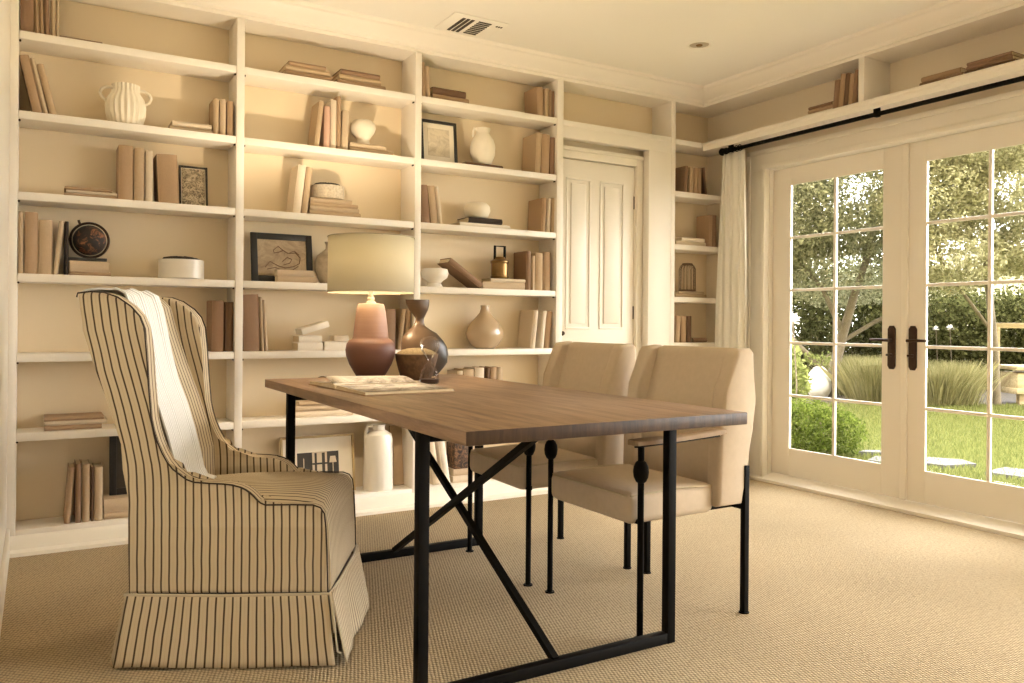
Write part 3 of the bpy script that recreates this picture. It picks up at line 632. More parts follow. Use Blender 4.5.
# ribbed two-handled vase
t, s_ = cpot('vase', 'white ribbed vase with two loop handles, second shelf of the leftmost bay', 'vase', 125.3, ZS[1])
q = B(); q.lathe([(r * s_, h * s_) for r, h in [(13, 0), (15, 3), (17.5, 12), (18, 20), (16.5, 27), (13, 32), (12, 36), (12.5, 41), (11.5, 41), (10.5, 36), (11, 30)]], rib=(.05, 20), seg=80); q.obj('body', CHALK, t, smooth=60)
for sg in (-1, 1):
    q = B(); q.tube([(sg * r * s_, 0, h * s_) for r, h in [(12, 37.5), (17, 37.5), (21.5, 35), (23, 31), (21.5, 27), (17.5, 24)]], 1.6 * s_, 10); q.obj('handle', CHALK, t)
def frame(label, xa, xb, zs, h, bw, fm, pm, inner=None, mat_w=0, dy=.10, lean=8, name='picture_frame', cat='picture', content=None, w=None):
    A = at_shelf(xa, zs, dy); Bq = at_shelf(xb, zs, dy); W = Bq.x - A.x
    t = thing(name, label, cat, (A.x, A.y, zs + .001 + .018 * math.sin(rad(lean))), rot=(rad(-lean), 0, 0))
    q = B()
    q.box((0, 0, 0), (bw, .016, h), .0015); q.box((W - bw, 0, 0), (W, .016, h), .0015); q.box((bw, 0, 0), (W - bw, .016, bw), .0015); q.box((bw, 0, h - bw), (W - bw, .016, h), .0015); q.obj('frame', fm, t, smooth=30)
    if mat_w:
        q = B(); q.box((bw, .009, bw), (W - bw, .014, h - bw)); q.obj('mat_board', MATB, t, smooth=0)
    i = bw + mat_w; q = B(); q.box((i, .007, i), (W - i, .0088 if mat_w else .013, h - i)); q.obj('print', pm, t, smooth=0)
    return t, W
frame('small black framed etching leaning beside tan books, third shelf, leftmost bay', 179.3, 208, ZS[2], .208, .009, BLACKP, ETCH, mat_w=.004, dy=.13, lean=7)
f1, W = frame('black framed sepia sketch of a curving figure, fourth shelf, middle bay', 252, 313.5, ZS[3], .255, .032, BLACKP, SKETCH, dy=.10, lean=9)
# drawn curves inside the sketch
q = B()
def stroke(pts, r=.0022): q.tube([(W * a, .0055, .255 * b) for a, b in pts], r, 6)
stroke([(.22, .30), (.30, .42), (.36, .38), (.44, .33), (.55, .30), (.68, .33), (.78, .40), (.80, .52), (.72, .62), (.62, .60)]); stroke([(.36, .66), (.44, .74), (.52, .66), (.60, .60), (.70, .66), (.78, .58)])
stroke([(.36, .66), (.37, .60), (.45, .62), (.52, .66)]); stroke([(.25, .26), (.38, .30), (.5, .24), (.66, .26), (.76, .34)]); stroke([(.5, .42), (.58, .52), (.66, .48), (.62, .40), (.52, .36)])
q.obj('drawing', BOOKC['umber'], f1)
frame('thin black frame with a faint pencil drawing, second shelf of the third bay', 421.8, 458, ZS[1], .253, .016, BLACKP, FAINT, mat_w=.03, dy=.10, lean=6)
# frame behind armchair
frame('black framed dark picture standing on books behind the armchair, bottom shelf', 109.6, 150, ztop06, .285, .03, BLACKP, DPRINT, dy=.10, lean=4)
# photograph with lamp and window in a gilt frame
f2, W = frame('gilt framed photograph of a dark room with lamp, bottom shelf behind the table leg', 282, 356, ZS[6], .305, .012, GOLDW, DPRINT, mat_w=.075, dy=.10, lean=8)
q = B(); h_ = .305
for a, b, c, d in ((.42, .62, .32, .72),): q.box((W * a, .0055, h_ * c), (W * b, .007, h_ * d))
q.obj('pictured_window', LPRINT, f2, smooth=0)
q = B(); q.box((W * .45, .0045, h_ * .34), (W * .48, .0055, h_ * .7)); q.box((W * .55, .0045, h_ * .34), (W * .59, .0055, h_ * .7)); q.box((W * .42, .0045, h_ * .5), (W * .62, .0055, h_ * .53)); q.obj('pictured_mullion', DPRINT, f2, smooth=0)
q = B(); q.prism([(W * .65, h_ * .52), (W * .75, h_ * .52), (W * .735, h_ * .63), (W * .665, h_ * .63)], .005, .007, 'y'); q.box((W * .695, .0055, h_ * .30), (W * .705, .007, h_ * .52)); q.box((W * .30, .0055, h_ * .34), (W * .31, .007, h_ * .62)); q.obj('pictured_lamp', LPRINT, f2, smooth=0)
# desk globe on black slab
bx((0, 0, 0), (1, 1, 1), 'x', BLACKP).hide_render = True; bpy.data.objects.remove(bpy.data.objects['x'])
p = at_shelf(89.4, ztop03, .075); sz = msc(89)[1]
t = thing('desk_globe', 'dark desk globe in a bronze ring on a black base atop books', 'globe', p)
q = B(); q.box((-19 * sz, -.045, 0), (15 * sz, .045, 3.0 * sz), .002); q.obj('base', BLACKP, t)
q = B(); q.tube([(17.0 * sz * math.cos(a), 0, (21 + 17.0 * math.sin(a)) * sz) for a in [2*PI*i/40 for i in range(41)]], 1.3 * sz, 8); q.obj('meridian_ring', BRONZE, t)
q = B(); bmesh.ops.create_uvsphere(q.bm, u_segments=32, v_segments=20, radius=15.0 * sz); q.obj('sphere', GLOBE, t, loc=(0, 0, 21 * sz), smooth=80)
q = B(); q.tube([(-8 * sz, 0, 35 * sz), (-10 * sz, 0, 40.5 * sz)], 1.2 * sz, 8); q.obj('pivot', BRONZE, t)
# white tub with dried petals
def tub(label, px, zs, r, h, top, matb, matt, name, dy=.095):
    t, s_ = cpot(name, label, 'bowl', px, zs, dy)
    q = B(); q.lathe([(k * s_, v * s_) for k, v in [(r * .96, 0), (r, 1), (r, h), (r * .93, h), (r * .92, h - 3)]], seg=40); q.obj('bowl', matb, t)
    q = B(); rr = r * .93 * s_; rng = random.Random(3)
    q.lathe([(rr, (h - 2.5) * s_), (rr * .85, (h + top * .45) * s_), (rr * .55, (h + top * .8) * s_), (rr * .2, (h + top) * s_), (0, (h + top) * s_)], seg=40)
    for v in q.bm.verts: v.co += Vector((rng.uniform(-1, 1), rng.uniform(-1, 1), rng.uniform(-1, 1))) * .0035
    q.obj('filling', matt, t)
tub('round white tub filled with dark dried petals, fourth shelf of the leftmost bay', 181.3, ZS[3], 21.2, 19, 3.4, WHITEC, DARKORG, 'petal_bowl')
tub('grey stone bowl of dark petals on a pile of books, third shelf', 327.3, z12, 16.4, 13, 3.4, STONE, DARKORG, 'stone_bowl')
# round white vase on books (middle bay, second shelf)
pot('vase', 'round white vase with narrow foot on flat books, second shelf, middle bay', 'vase', 362.7, z11, [(7.2, 0), (6.6, 3), (6.2, 5), (8, 8), (11.2, 12), (12.6, 17), (12, 21), (8.5, 24.5), (4, 25.6), (3, 25)], CHALK)
pot('vase', 'mottled stone vase partly behind the lamp shade, fourth shelf, middle bay', 'vase', 328.5, ZS[3], [(8, 0), (10.5, 5), (13.4, 13), (13.8, 22), (11.5, 28), (6.5, 32), (3.2, 35), (3.0, 39), (4.2, 42), (3.6, 42), (2.6, 38)], MOTTLE, dy=.1)
tag(pot('bowl', '', '', 318.5, z15, [(3, 0), (3.4, 1), (7.5, 3.4), (9, 5.6), (8.2, 5.6), (6.5, 3.6)], BLACKP)[0], 'small black bowl on flat books under the table edge', 'bowl')
# bottle with handle
t, s_ = cpot('bottle', 'tall white bottle with a slim handle, bottom shelf under the table', 'bottle', 378, ZS[6])
q = B(); q.lathe([(r * s_, h * s_) for r, h in [(14.5, 0), (15, 2), (14.5, 30), (14.2, 50), (13, 55), (9, 57.5), (6.6, 59), (6.2, 62), (7.2, 64.5), (6.2, 64.5), (5, 60)]], seg=36); q.obj('body', WHITEC, t)
q = B(); q.tube([(-a * s_, -.004, h * s_) for a, h in [(6.5, 63), (11.5, 63.5), (13.2, 59), (13.6, 52)]], 1.7 * s_, 8); q.obj('handle', WHITEC, t)
b_ = at_shelf(398, ZS[6], .12)
q = B(); q.box((-.035, 0, 0), (.05, .02, .33), .003); b_.z += .004; o = q.obj('serving_board', BOOKC['sand'], loc=b_, rot=(rad(-7), 0, 0)); tag(o, 'plain pale wooden board leaning beside the white bottle, bottom shelf', 'board')
# scrolls / white blocks
for k, (px, dz, rz, L) in enumerate(((310, ZS[4], 0, .13),)):
    pass
zz = ZS[4] + .085
A_ = at_shelf(313, ZS[4], .06)
o = bx((-.075, -.05, 0), (.075, .05, .032), 'paper_block', BOOKC['white'], bev=.004); o.location = A_; o.rotation_euler = (0, rad(-17), rad(3)); tag(o, 'tilted white paper block on top of white books, fifth shelf, middle bay', 'paper block')
o.location.z = ZS[4] + .0835 + .02
o = bx((-.04, -.04, 0), (.04, .04, .03), 'paper_block', BOOKC['cream'], bev=.004); o.location = at_shelf(339, ZS[4], .09) + Vector((0, 0, .0485)); tag(o, 'small cream paper block on a white book beside the lamp, fifth shelf', 'paper block')
# third bay
t, s_ = cpot('jug', 'white round jug with a small handle on a thin book, second shelf', 'jug', 482.5, z21)
q = B(); q.lathe([(r * s_, h * s_) for r, h in [(7, 0), (9, 2), (12.4, 10), (12.8, 18), (11, 25), (8, 29), (6.8, 32), (8, 36.5), (7, 36.5), (5.5, 31)]], seg=40); q.obj('body', CHALK, t)
q = B(); q.tube([(-a * s_, 0, h * s_) for a, h in [(7, 34), (9.4, 36), (11, 32), (10.6, 27)]], 1.1 * s_, 8); q.obj('handle', CHALK, t)
pot('bowl', 'squat round white vessel on a black book, third shelf, third bay', 'bowl', 477, z22, [(7.5, 0), (11, 1.5), (13.3, 7), (12.8, 11.5), (9.5, 15), (8, 15.4), (7.6, 14)], CHALK)
pot('bowl', 'white pedestal bowl under a tilted book, fourth shelf, third bay', 'bowl', 434.6, ZS[3], [(8.5, 0), (7.6, 1.5), (6.2, 4), (8, 6.5), (12.6, 9.5), (14, 14), (12.8, 18), (11.5, 18.4), (11.3, 14), (7, 10)], WHITEC, dy=.07)
# tilted book resting on the bowl
A_ = at_shelf(480.5, ZS[3], .03); 
M = Matrix.Translation((A_.x - .005, Y0 + .02, ZS[3] + .001)) @ Matrix.Rotation(rad(-56), 4, 'Y')
book(M.to_translation(), M.to_euler(), (.034, .15, .25), 'brown', 'thick brown book tilted against the white pedestal bowl, fourth shelf', 'books on the fourth shelf, third bay')
# canister
t, s_ = cpot('lantern', 'aged brass canister lantern with tall handle on a book, fourth shelf', 'lantern', 499.6, z23, .085)
q = B(); q.lathe([(r * s_, h * s_) for r, h in [(8.6, 0), (9.2, 1), (9.2, 2.2), (8.6, 3), (8.6, 15), (9.4, 16), (9.4, 17.6), (7, 19), (5.5, 20.4), (5, 21.6), (0, 21.8)]], seg=30); q.obj('body', BRASS, t)
q = B(); q.tube([(-5.6 * s_, 0, 16 * s_), (-5.6 * s_, 0, 32.5 * s_), (5.6 * s_, 0, 32.5 * s_), (5.6 * s_, 0, 16 * s_)], 1.0 * s_, 6, sq=True); q.obj('handle', BLACK, t, smooth=0)
pot('vase', 'glossy tan teardrop vase with a narrow neck, fifth shelf of the third bay', 'vase', 484.6, ZS[4], [(9.5, 0), (14, 3), (18.6, 10), (19.6, 15), (18, 21), (13.6, 27), (8.6, 32), (5.4, 36), (4.2, 40), (4.6, 43), (3.6, 43), (3.2, 38)], TANC, dy=.095, seg=48, ey=.84)
o = bx((-.05, 0, 0), (.055, .11, .145), 'box', SPECK, bev=.002); o.location = at_shelf(462.5, z26, .045); tag(o, 'dark marbled box standing on flat books under the table, bottom shelf', 'box')
# ribbed glass lantern in corner bay
t, s_ = cpot('lantern', 'ribbed glass lantern on a pile of books in the corner bay', 'lantern', 687.2, z33, .07)
q = B(); q.lathe([(r * s_, h * s_) for r, h in [(7.2, 1), (8.1, 2.5), (8.1, 22), (7, 25.5), (4.5, 27)]], seg=36, rib=(.03, 12), cap=False); q.obj('glass_shade', BLOWN, t)
q = B()
for i in range(14):
    a = 2*PI*i/14; q.tube([(8.2 * s_ * math.cos(a), 8.2 * s_ * math.sin(a), 1 * s_), (8.2 * s_ * math.cos(a), 8.2 * s_ * math.sin(a), 22 * s_), (5 * s_ * math.cos(a), 5 * s_ * math.sin(a), 27 * s_)], .22 * s_, 5)
q.lathe([(8.6, 0), (8.6, 1.2)] and [(8.6 * s_, 0), (8.6 * s_, 1.3 * s_)], seg=24); q.lathe([(5 * s_, 26.5 * s_), (5 * s_, 27.6 * s_)], seg=24); q.obj('wire_cage', BOOKC['umber'], t)

# ------------------------------------------------------------------ dining table
TX0, TX1, TY0, TY1 = .863, 1.784, 1.672, 3.60
tb = thing('dining_table', 'long brown oak table on a black iron frame with crossed braces', 'table', (0, 0, 0))
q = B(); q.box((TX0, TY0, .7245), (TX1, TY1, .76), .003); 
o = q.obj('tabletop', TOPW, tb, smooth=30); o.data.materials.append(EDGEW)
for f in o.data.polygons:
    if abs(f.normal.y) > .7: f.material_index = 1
LX0, LX1, LY0, LY1 = .883, 1.745, 1.962, 3.25; w_ = .0155
for y in (LY0, LY1):
    for x in (LX0, LX1):
        q = B(); q.box((x - w_, y - w_, .0), (x + w_, y + w_, .724), .002); q.obj('leg', BLACK, tb, smooth=30)
    q = B(); q.box((LX0 + w_, y - w_, .001), (LX1 - w_, y + w_, .034), .002); q.obj('foot_rail', BLACK, tb, smooth=30)
    q = B(); q.box((LX0 + w_, y - w_, .697), (LX1 - w_, y + w_, .7235), .002); q.obj('top_rail', BLACK, tb, smooth=30)
XM = (LX0 + LX1) / 2
for pa, pb in (((1.312, LY0, .03), (1.312, LY1, .70)), ((1.335, LY1, .03), (1.258, LY0, .70))):
    q = B(); q.tube([pa, pb], .0105, sq=True); q.obj('brace', BLACK, tb, smooth=0)

# ------------------------------------------------------------------ dining chairs
def rbox(q, a, b, bev, seg=4): q.box(a, b, bev, seg)
def dchair(label, loc, rz):
    t = thing('dining_chair', label, 'chair', loc, rz, 'upholstered chairs along the table')
    side = [(-.106, .385), (-.112, .65), (-.142, .78), (-.185, .905), (-.20, .925), (-.262, .932), (-.277, .915), (-.283, .75), (-.277, .64), (-.245, .52), (-.224, .385)]
    for sg in (-1, 1):
        q = B(); q.prism(side, sg * .200, sg * .266, 'y', .016, 4); q.obj('wing', LINEN, t, smooth=60)
    mid = [(-.140, .40), (-.155, .65), (-.193, .78), (-.232, .90), (-.240, .922), (-.262, .93), (-.275, .91), (-.281, .75), (-.275, .64), (-.243, .52), (-.222, .40)]
    q = B(); q.prism(mid, -.203, .203, 'y', .010, 3); q.obj('backrest', LINEN, t, smooth=60)
    q = B()
    q.box((-.12, -.236, .360), (.262, .236, .462), .028, 5)
    for v in q.bm.verts:
        if v.co.z > .43:
            k = max(0, 1 - (v.co.y / .24) ** 2) * max(0, 1 - ((v.co.x - .07) / .22) ** 2); v.co.z += .022 * k
    o = q.obj('seat', LINEN, t, smooth=60)
    q = B(); q.tube([(.255, -.215, .452), (.262, 0, .455), (.255, .215, .452)], .0035, 6); q.tube([(.25, -.224, .454), (.05, -.235, .463), (-.1, -.233, .458)], .0035, 6); q.tube([(.25, .224, .454), (.05, .235, .463), (-.1, .233, .458)], .0035, 6); q.obj('piping', LINEN2, t)
    for sg in (-1, 1):
        q = B(); y = sg * .26; x = .237
        q.lathe([(.0105, .004), (.0105, .502), (.017, .507), (.0235, .521), (.0258, .538), (.0235, .555), (.017, .569), (.0105, .574), (.0105, .618)], c=(x, y, .0005), seg=16); lg = q.obj('leg', BLACK, t); q = B(); q.lathe([(.018, 0), (.018, .004)], c=(x, y, .0005), seg=16); q.obj('foot', BLACK, lg)
        q = B(); q.box((-.249, y - .011, .0), (-.227, y + .011, .52), .002); lg = q.obj('leg', BLACK, t, smooth=30); q = B(); q.lathe([(.018, 0), (.018, .004)], c=(-.238, y, .0005), seg=14); q.obj('foot', BLACK, lg)
        q = B(); q.box((-.227, sg * .20 - .008, .364), (.214, sg * .20 + .008, .380), .001); q.obj('side_rail', BLACK, t, smooth=30)
        q = B(); q.tube([(.262, y, .6215), (.1, y, .625), (-.11, y, .634)], .0045, sq=True); q.obj('arm_support', BLACK, t, smooth=0)
        q = B(); q.rings([[(xx, y - w, z), (xx, y + w, z), (xx, y + w, z + .013), (xx, y + w * .8, z + .017), (xx, y - w * .8, z + .017), (xx, y - w, z + .013)] for xx, w, z in ((.278, .018, .6265), (.27, .026, .6265), (.1, .025, .629), (-.03, .021, .634), (-.13, .016, .639))]); q.obj('armrest', WOODARM, t, smooth=40)
    for xa in (.215, -.246): q = B(); q.box((xa, -.25, .364), (xa + .018, .25, .380), .001); q.obj('seat_rail', BLACK, t, smooth=30)
    return t
dchair('cream upholstered armchair with black iron legs, nearer of two along the table', (1.913, 2.286, 0), PI + rad(.6))
dchair('cream upholstered armchair with black iron legs, farther of the two, nearer the bookcase', (1.889, 2.905, 0), PI - rad(1.8))

# ------------------------------------------------------------------ striped wingback armchair
dvec = Vector((.8809, -.4732)); nvec = Vector((.4732, .8809)); R0 = Vector((.195, 2.579))
ac = thing('armchair', 'wingback armchair in a cream slipcover with dark ticking stripes', 'armchair', (R0.x + nvec.x * .302, R0.y + nvec.y * .302, 0), rad(-28.245)); ac.scale = (.99, .872, 1)
BACK = [(.023, .21), (.023, .35), (.022, .49), (.018, .575), (0, .65), (-.032, .75), (-.076, .867), (-.114, .984), (-.131, 1.08)]
def backx(z):
    for (x0, z0), (x1, z1) in zip(BACK, BACK[1:]):
        if z <= z1: return x0 + (x1 - x0) * (z - z0) / (z1 - z0) if z >= z0 else x0
    return BACK[-1][0]
TOPL = [(-.128, 1.092), (-.09, 1.097), (-.052, 1.095), (-.012, 1.081), (.026, 1.055), (.052, 1.026), (.066, .99), (.073, .915), (.079, .827), (.088, .727), (.096, .69), (.106, .658), (.12, .625), (.135, .598), (.152, .577), (.174, .56), (.192, .547), (.214, .539), (.255, .536), (.298, .534), (.325, .531), (.348, .525), (.365, .517), (.378, .508), (.39, .497), (.398, .488), (.41, .478), (.424, .472)]
SIDE = BACK + TOPL + [(.50, .471), (.565, .470), (.585, .463), (.597, .446), (.602, .40), (.606, .32), (.609, .21)]
def sideuv(co, n):
    if abs(n.y) > .5: return (co.x - .75 * backx(co.z), co.z)
    return (co.y, co.z + co.x)
for sg, nme in ((-1, 'side_panel'), (1, 'side_panel')):
    q = B(); q.prism(SIDE, sg * .30, sg * .235, 'y', .012, 3)
    for kz in range(24): bmesh.ops.bisect_plane(q.bm, geom=q.bm.verts[:] + q.bm.edges[:] + q.bm.faces[:], plane_co=(0, 0, .23 + kz * .036), plane_no=(0, 0, 1))
    q.uvf(lambda co, n: (co.x - .75 * backx(co.z), co.z) if abs(n.y) > .3 else (co.x * .0 + co.y + .3, co.z)); q.obj(nme, TICK, ac, smooth=60)
    q = B(); pts = [(x, sg * .302, z) for x, z in [(-.131, 1.08)] + TOPL + [(.50, .473), (.565, .472), (.587, .464), (.599, .446), (.604, .40), (.608, .32), (.611, .21)]]
    q.tube(pts, .0024, 6); q.obj('piping', BOOKC['dark'], ac)
# back
q = B(); zs_ = [.21, .35, .49, .575, .65, .75, .867, .984, 1.06, 1.085, 1.095]
def bring(z):
    bxx = backx(z); tk = .10 if z < 1.05 else .085 if z < 1.08 else .05 if z < 1.09 else .02
    sh = 0 if z < 1.05 else .008 if z < 1.08 else .02 if z < 1.09 else .035
    n = 12
    fr = [(bxx + sh + tk - .012 * math.cos((y / .24) * PI / 2), y) for y in [(-.24 + .48 * i / n) for i in range(n + 1)]]
    bkk = [(bxx + sh - .006 * math.cos(y / .24 * PI / 2), y) for y in [(.24 - .48 * i / n) for i in range(n + 1)]]
    return [(x, y, z) for x, y in fr + bkk]
q.rings([bring(z) for z in zs_]); q.uvf(lambda co, n: (co.y, co.z)); q.obj('backrest', TICK, ac, smooth=60)
# seat cushion with rounded front
q = B(); prof = [(.05, .22), (.05, .46)] + [(.12, .470), (.25, .480), (.40, .484), (.50, .481), (.555, .474), (.583, .462), (.598, .442), (.606, .40), (.612, .30), (.614, .212)]
rs = []
n = 16
for x, z in prof:
    rs.append([(x, -.27 + .54 * i / n, z + (.016 * (1 - (2 * i / n - 1) ** 2) if z > .455 else 0) - (.012 * abs(2 * i / n - 1) ** 10 if z > .45 else 0)) for i in range(n + 1)])
R = q.rings(rs, cap=False, closed=False)
q.uvf(lambda co, n_: (co.y * 1.0, co.x + co.z))
# cap sides
for idx in (0, n): q.bm.faces.new([r[idx] for r in R] if idx else [r[idx] for r in reversed(R)])
st = q.obj('seat', TICK, ac, smooth=60)
q = B(); q.box((.05, -.295, .03), (.59, .295, .215)); q.obj('dark_gap_filler', BLACKP, ac, smooth=0)  # black block added inside the skirt so its corner gaps read dark
# skirt panels with kick pleats
def skirt(P0, P1, out, nrm, amp, seed, flare=.028, L0=0.0, stripes_u=0):
    q = B(); P0 = Vector(P0); P1 = Vector(P1); rng = random.Random(seed); ph = rng.uniform(0, 6)
    Ln = (P1 - P0).length; nv = Vector(nrm); e = (P1 - P0) / Ln
    def fn(u, v_):
        dn = 1 - v_; s0 = P0 + (P1 - P0) * u + e * (u - .5) * 2 * .028 * dn
        w = nv * (out + flare * dn + amp * dn * math.sin(u * 9 + ph) + amp * .5 * dn * math.sin(u * 21 + ph * 2))
        return (s0.x + w.x, s0.y + w.y, .006 + .204 * v_ + .004 * dn * math.sin(u * 8 + ph))
    q.grid(fn, 40, 10)
    for f in q.bm.faces:
        for l in f.loops: l[q.uv].uv = (l[q.uv].uv[0] * Ln + stripes_u, l[q.uv].uv[1] * .2)
    o = q.obj('skirt', TICK, ac, smooth=80); m = o.modifiers.new('t', 'SOLIDIFY'); m.thickness = .004; m.offset = 1
skirt((.022, -.305), (.612, -.305), 0, (0, -1), .004, 1, stripes_u=.004)
skirt((.022, .305), (.612, .305), 0, (0, 1), .004, 2)
skirt((.618, -.298), (.618, .298), 0, (1, 0), .006, 3, .045)
skirt((.018, -.298), (.018, .298), 0, (-1, 0), .004, 4)
q = B(); q.tube([(.016, -.306, .210), (.3, -.309, .207), (.616, -.306, .210), (.624, -.15, .21), (.624, .15, .21), (.616, .306, .210), (.3, .309, .208), (.016, .306, .21), (.010, 0, .21), (.016, -.306, .21)], .0045, 8); q.obj('skirt_cord', LINEN2, ac)
q = B(); q.tube([(.618, -.308, .21), (.632, -.322, .16), (.640, -.330, .09), (.646, -.336, .05), (.655, -.333, .045)], .003, 6); q.tube([(.618, -.308, .21), (.628, -.318, .15), (.634, -.322, .10)], .003, 6); q.obj('tie', LINEN2, ac)
# throw blanket draped over the back
th_pts = [(-.128, 1.085), (-.118, 1.096), (-.085, 1.101), (-.05, 1.099), (-.024, 1.085), (-.008, 1.04), (.006, .98), (.024, .90), (.046, .82), (.078, .74), (.103, .66), (.124, .58), (.135, .53), (.150, .503), (.18, .494)]
def thf(u, v_):
    k = v_ * (len(th_pts) - 1); i = min(int(k), len(th_pts) - 2); f = k - i
    x = th_pts[i][0] * (1 - f) + th_pts[i+1][0] * f; z = th_pts[i][1] * (1 - f) + th_pts[i+1][1] * f
    fold = .004 * math.sin(u * 13 + 2) + .003 * math.sin(u * 31)
    y0_ = -.238 + .03 * max(0, v_ - .4) - .058 * max(0, 1 - v_ / .24) ** .7; y1_ = .05 - .03 * max(0, v_ - .3)
    return (x + .004 + fold * .5, y0_ + (y1_ - y0_) * u + .004 * math.sin(v_ * 7) * u, z + .003 + (fold if .2 < v_ < .45 else 0))
q = B(); q.grid(thf, 60, 60)
for f in q.bm.faces:
    for l in f.loops: l[q.uv].uv = (l[q.uv].uv[0] * .28, l[q.uv].uv[1] * 1.1)
tw = q.obj('throw_blanket', THROW, smooth=80); tw.location = ac.location; tw.rotation_euler = ac.rotation_euler; tw.scale = ac.scale
m = tw.modifiers.new('t', 'SOLIDIFY'); m.thickness = .006; m.offset = 1
tag(tw, 'white ribbed throw blanket draped over the back of the striped armchair', 'blanket')

# ------------------------------------------------------------------ on the table
ZT = .7605
LMP = (1.258, 3.352)
lp = thing('table_lamp', 'terracotta table lamp with a cream drum shade on the wooden table', 'lamp', (LMP[0], LMP[1], ZT))
q = B(); q.lathe([(.060, 0), (.062, .006), (.062, .018), (.072, .035), (.092, .07), (.105, .105), (.1085, .132), (.104, .158), (.092, .175), (.080, .181), (.0765, .19), (.070, .25), (.064, .30), (.058, .325), (.055, .332), (.035, .335), (.0, .335)], seg=48); q.obj('base', TERRA, lp, smooth=50)
q = B(); q.lathe([(.022, .335), (.022, .34), (.012, .348), (.016, .358), (.010, .366), (.010, .40), (.015, .41), (.015, .44), (0, .44)], seg=20); nk = q.obj('neck', WHITEC, lp)
RS = .187
q = B(); q.lathe([(RS, .382), (RS - .002, .624)], seg=64, cap=False); sh = q.obj('lamp_shade', SHADE, lp, smooth=80); m = sh.modifiers.new('t', 'SOLIDIFY'); m.thickness = .002
q = B()
for z in (.383, .623): q.tube([(RS * math.cos(a), RS * math.sin(a), z) for a in [2*PI*i/48 for i in range(49)]], .0022, 6)
for k in range(3): a = 2*PI*k/3 + .4; q.tube([(0, 0, .615), (RS * math.cos(a), RS * math.sin(a), .619)], .0018, 6)
q.tube([(.0, 0, .44), (.045, 0, .48), (.05, 0, .55), (0, 0, .616)], .0018, 6); q.tube([(.0, 0, .44), (-.045, 0, .48), (-.05, 0, .55), (0, 0, .616)], .0018, 6); q.obj('shade_frame', LINEN2, sh)
q = B(); q.lathe([(.006, .614), (.006, .630), (.010, .635), (.008, .643), (0, .647)], seg=16); q.obj('finial', WHITEC, lp)
q = B(); bmesh.ops.create_uvsphere(q.bm, u_segments=20, v_segments=14, radius=.028); q.obj('bulb', BULB, nk, loc=(0, 0, .49), smooth=80)

def on_table(px, py_): d = ray(px, py_); t_ = (ZT - H) / d.z; return Vector((d.x * t_, d.y * t_, ZT))
# sculptural vase
yv = 3.50; p = onY(424, 360, yv); s_ = onY(424, 322, yv).z - onY(424, 323, yv).z
HK = 1.045
rg = [(12, 0, 1), (15, 3, 1), (20, 10, 1), (23.5, 17, 1.5), (25, 25, 1), (24.6, 32, 0), (22, 37, -1.5), (17, 41.5, -3.5), (10.5, 45.5, -5), (6, 49, -5.4), (4.6, 52, -5.2), (4.6, 56, -5), (7, 60, -5.5), (10, 64, -6.5), (12, 69, -7.2), (12.6, 74, -7.6), (11.6, 74, -7.6), (10.5, 69, -7.2), (5, 63, -6)]
q = B(); q.lathe([(r * s_, h * s_ * .985 * HK) for r, h, o in rg], seg=40, ey=.54, off=[o * s_ for r, h, o in rg])
for v in q.bm.verts:          # the sagging right shoulder
    x = v.co.x / s_; z = v.co.z / s_
    if x > 8 and z < 42: v.co.z -= (x - 8) * .25 * s_ * min(1, z / 14)
o = q.obj('sculptural_vase', VASEM, loc=(p.x, yv, ZT), smooth=60); tag(o, 'dark sculptural clay vase with a cup shaped mouth behind the moss bowl', 'vase')
# moss bowl
yb_ = 3.31; p = onY(416.5, 365, yb_); s_ = onY(416, 322, yb_).z - onY(416, 323, yb_).z
t = thing('moss_bowl', 'rough dark wooden bowl heaped with tan moss, between lamp and hourglass', 'bowl', (p.x, yb_, ZT))
q = B(); q.lathe([(r * s_, h * s_) for r, h in [(14.5, 0), (15, 1), (18, 10), (20.5, 19), (21.5, 25.5), (20.6, 25.8), (19.5, 22)]], seg=40)
for v in q.bm.verts: v.co += Vector((random.uniform(-1, 1), random.uniform(-1, 1), 0)) * .0012
q.obj('bowl', BARK, t, smooth=60)
q = B(); q.lathe([(r * s_, h * s_) for r, h in [(20.3, 22), (19.5, 26.5), (15, 29.2), (9, 30.8), (3, 31.3), (0, 31.3)]], seg=48)
for v in q.bm.verts: v.co += Vector((random.uniform(-1, 1), random.uniform(-1, 1), random.uniform(-1, 1))) * .0018
q.obj('moss', MOSS, t, smooth=80)
# hourglass
yh = 3.05; p = onY(429.5, 365, yh); s_ = onY(429, 322, yh).z - onY(429, 323, yh).z
t = thing('hourglass', 'clear glass hourglass with dark sand beside the moss bowl', 'hourglass', (p.x, yh, ZT))
q = B(); q.lathe([(r * s_, h * s_) for r, h in [(0, 0), (8.5, 0), (9.8, 1.5), (10, 6), (8.6, 12), (5, 18), (1.6, 22.5), (1.5, 24), (5, 28.5), (8.8, 34), (10, 39.5), (8.8, 44), (5, 46.8), (0, 47.4)]], seg=36, cap=False); g = q.obj('glass_bulb', BLOWN, t, smooth=80)
q = B(); q.lathe([(r * s_, h * s_) for r, h in [(8, .8), (9, 2), (9.2, 4.6), (5, 5.6), (0, 6)]], seg=28); q.obj('sand', SAND, t)
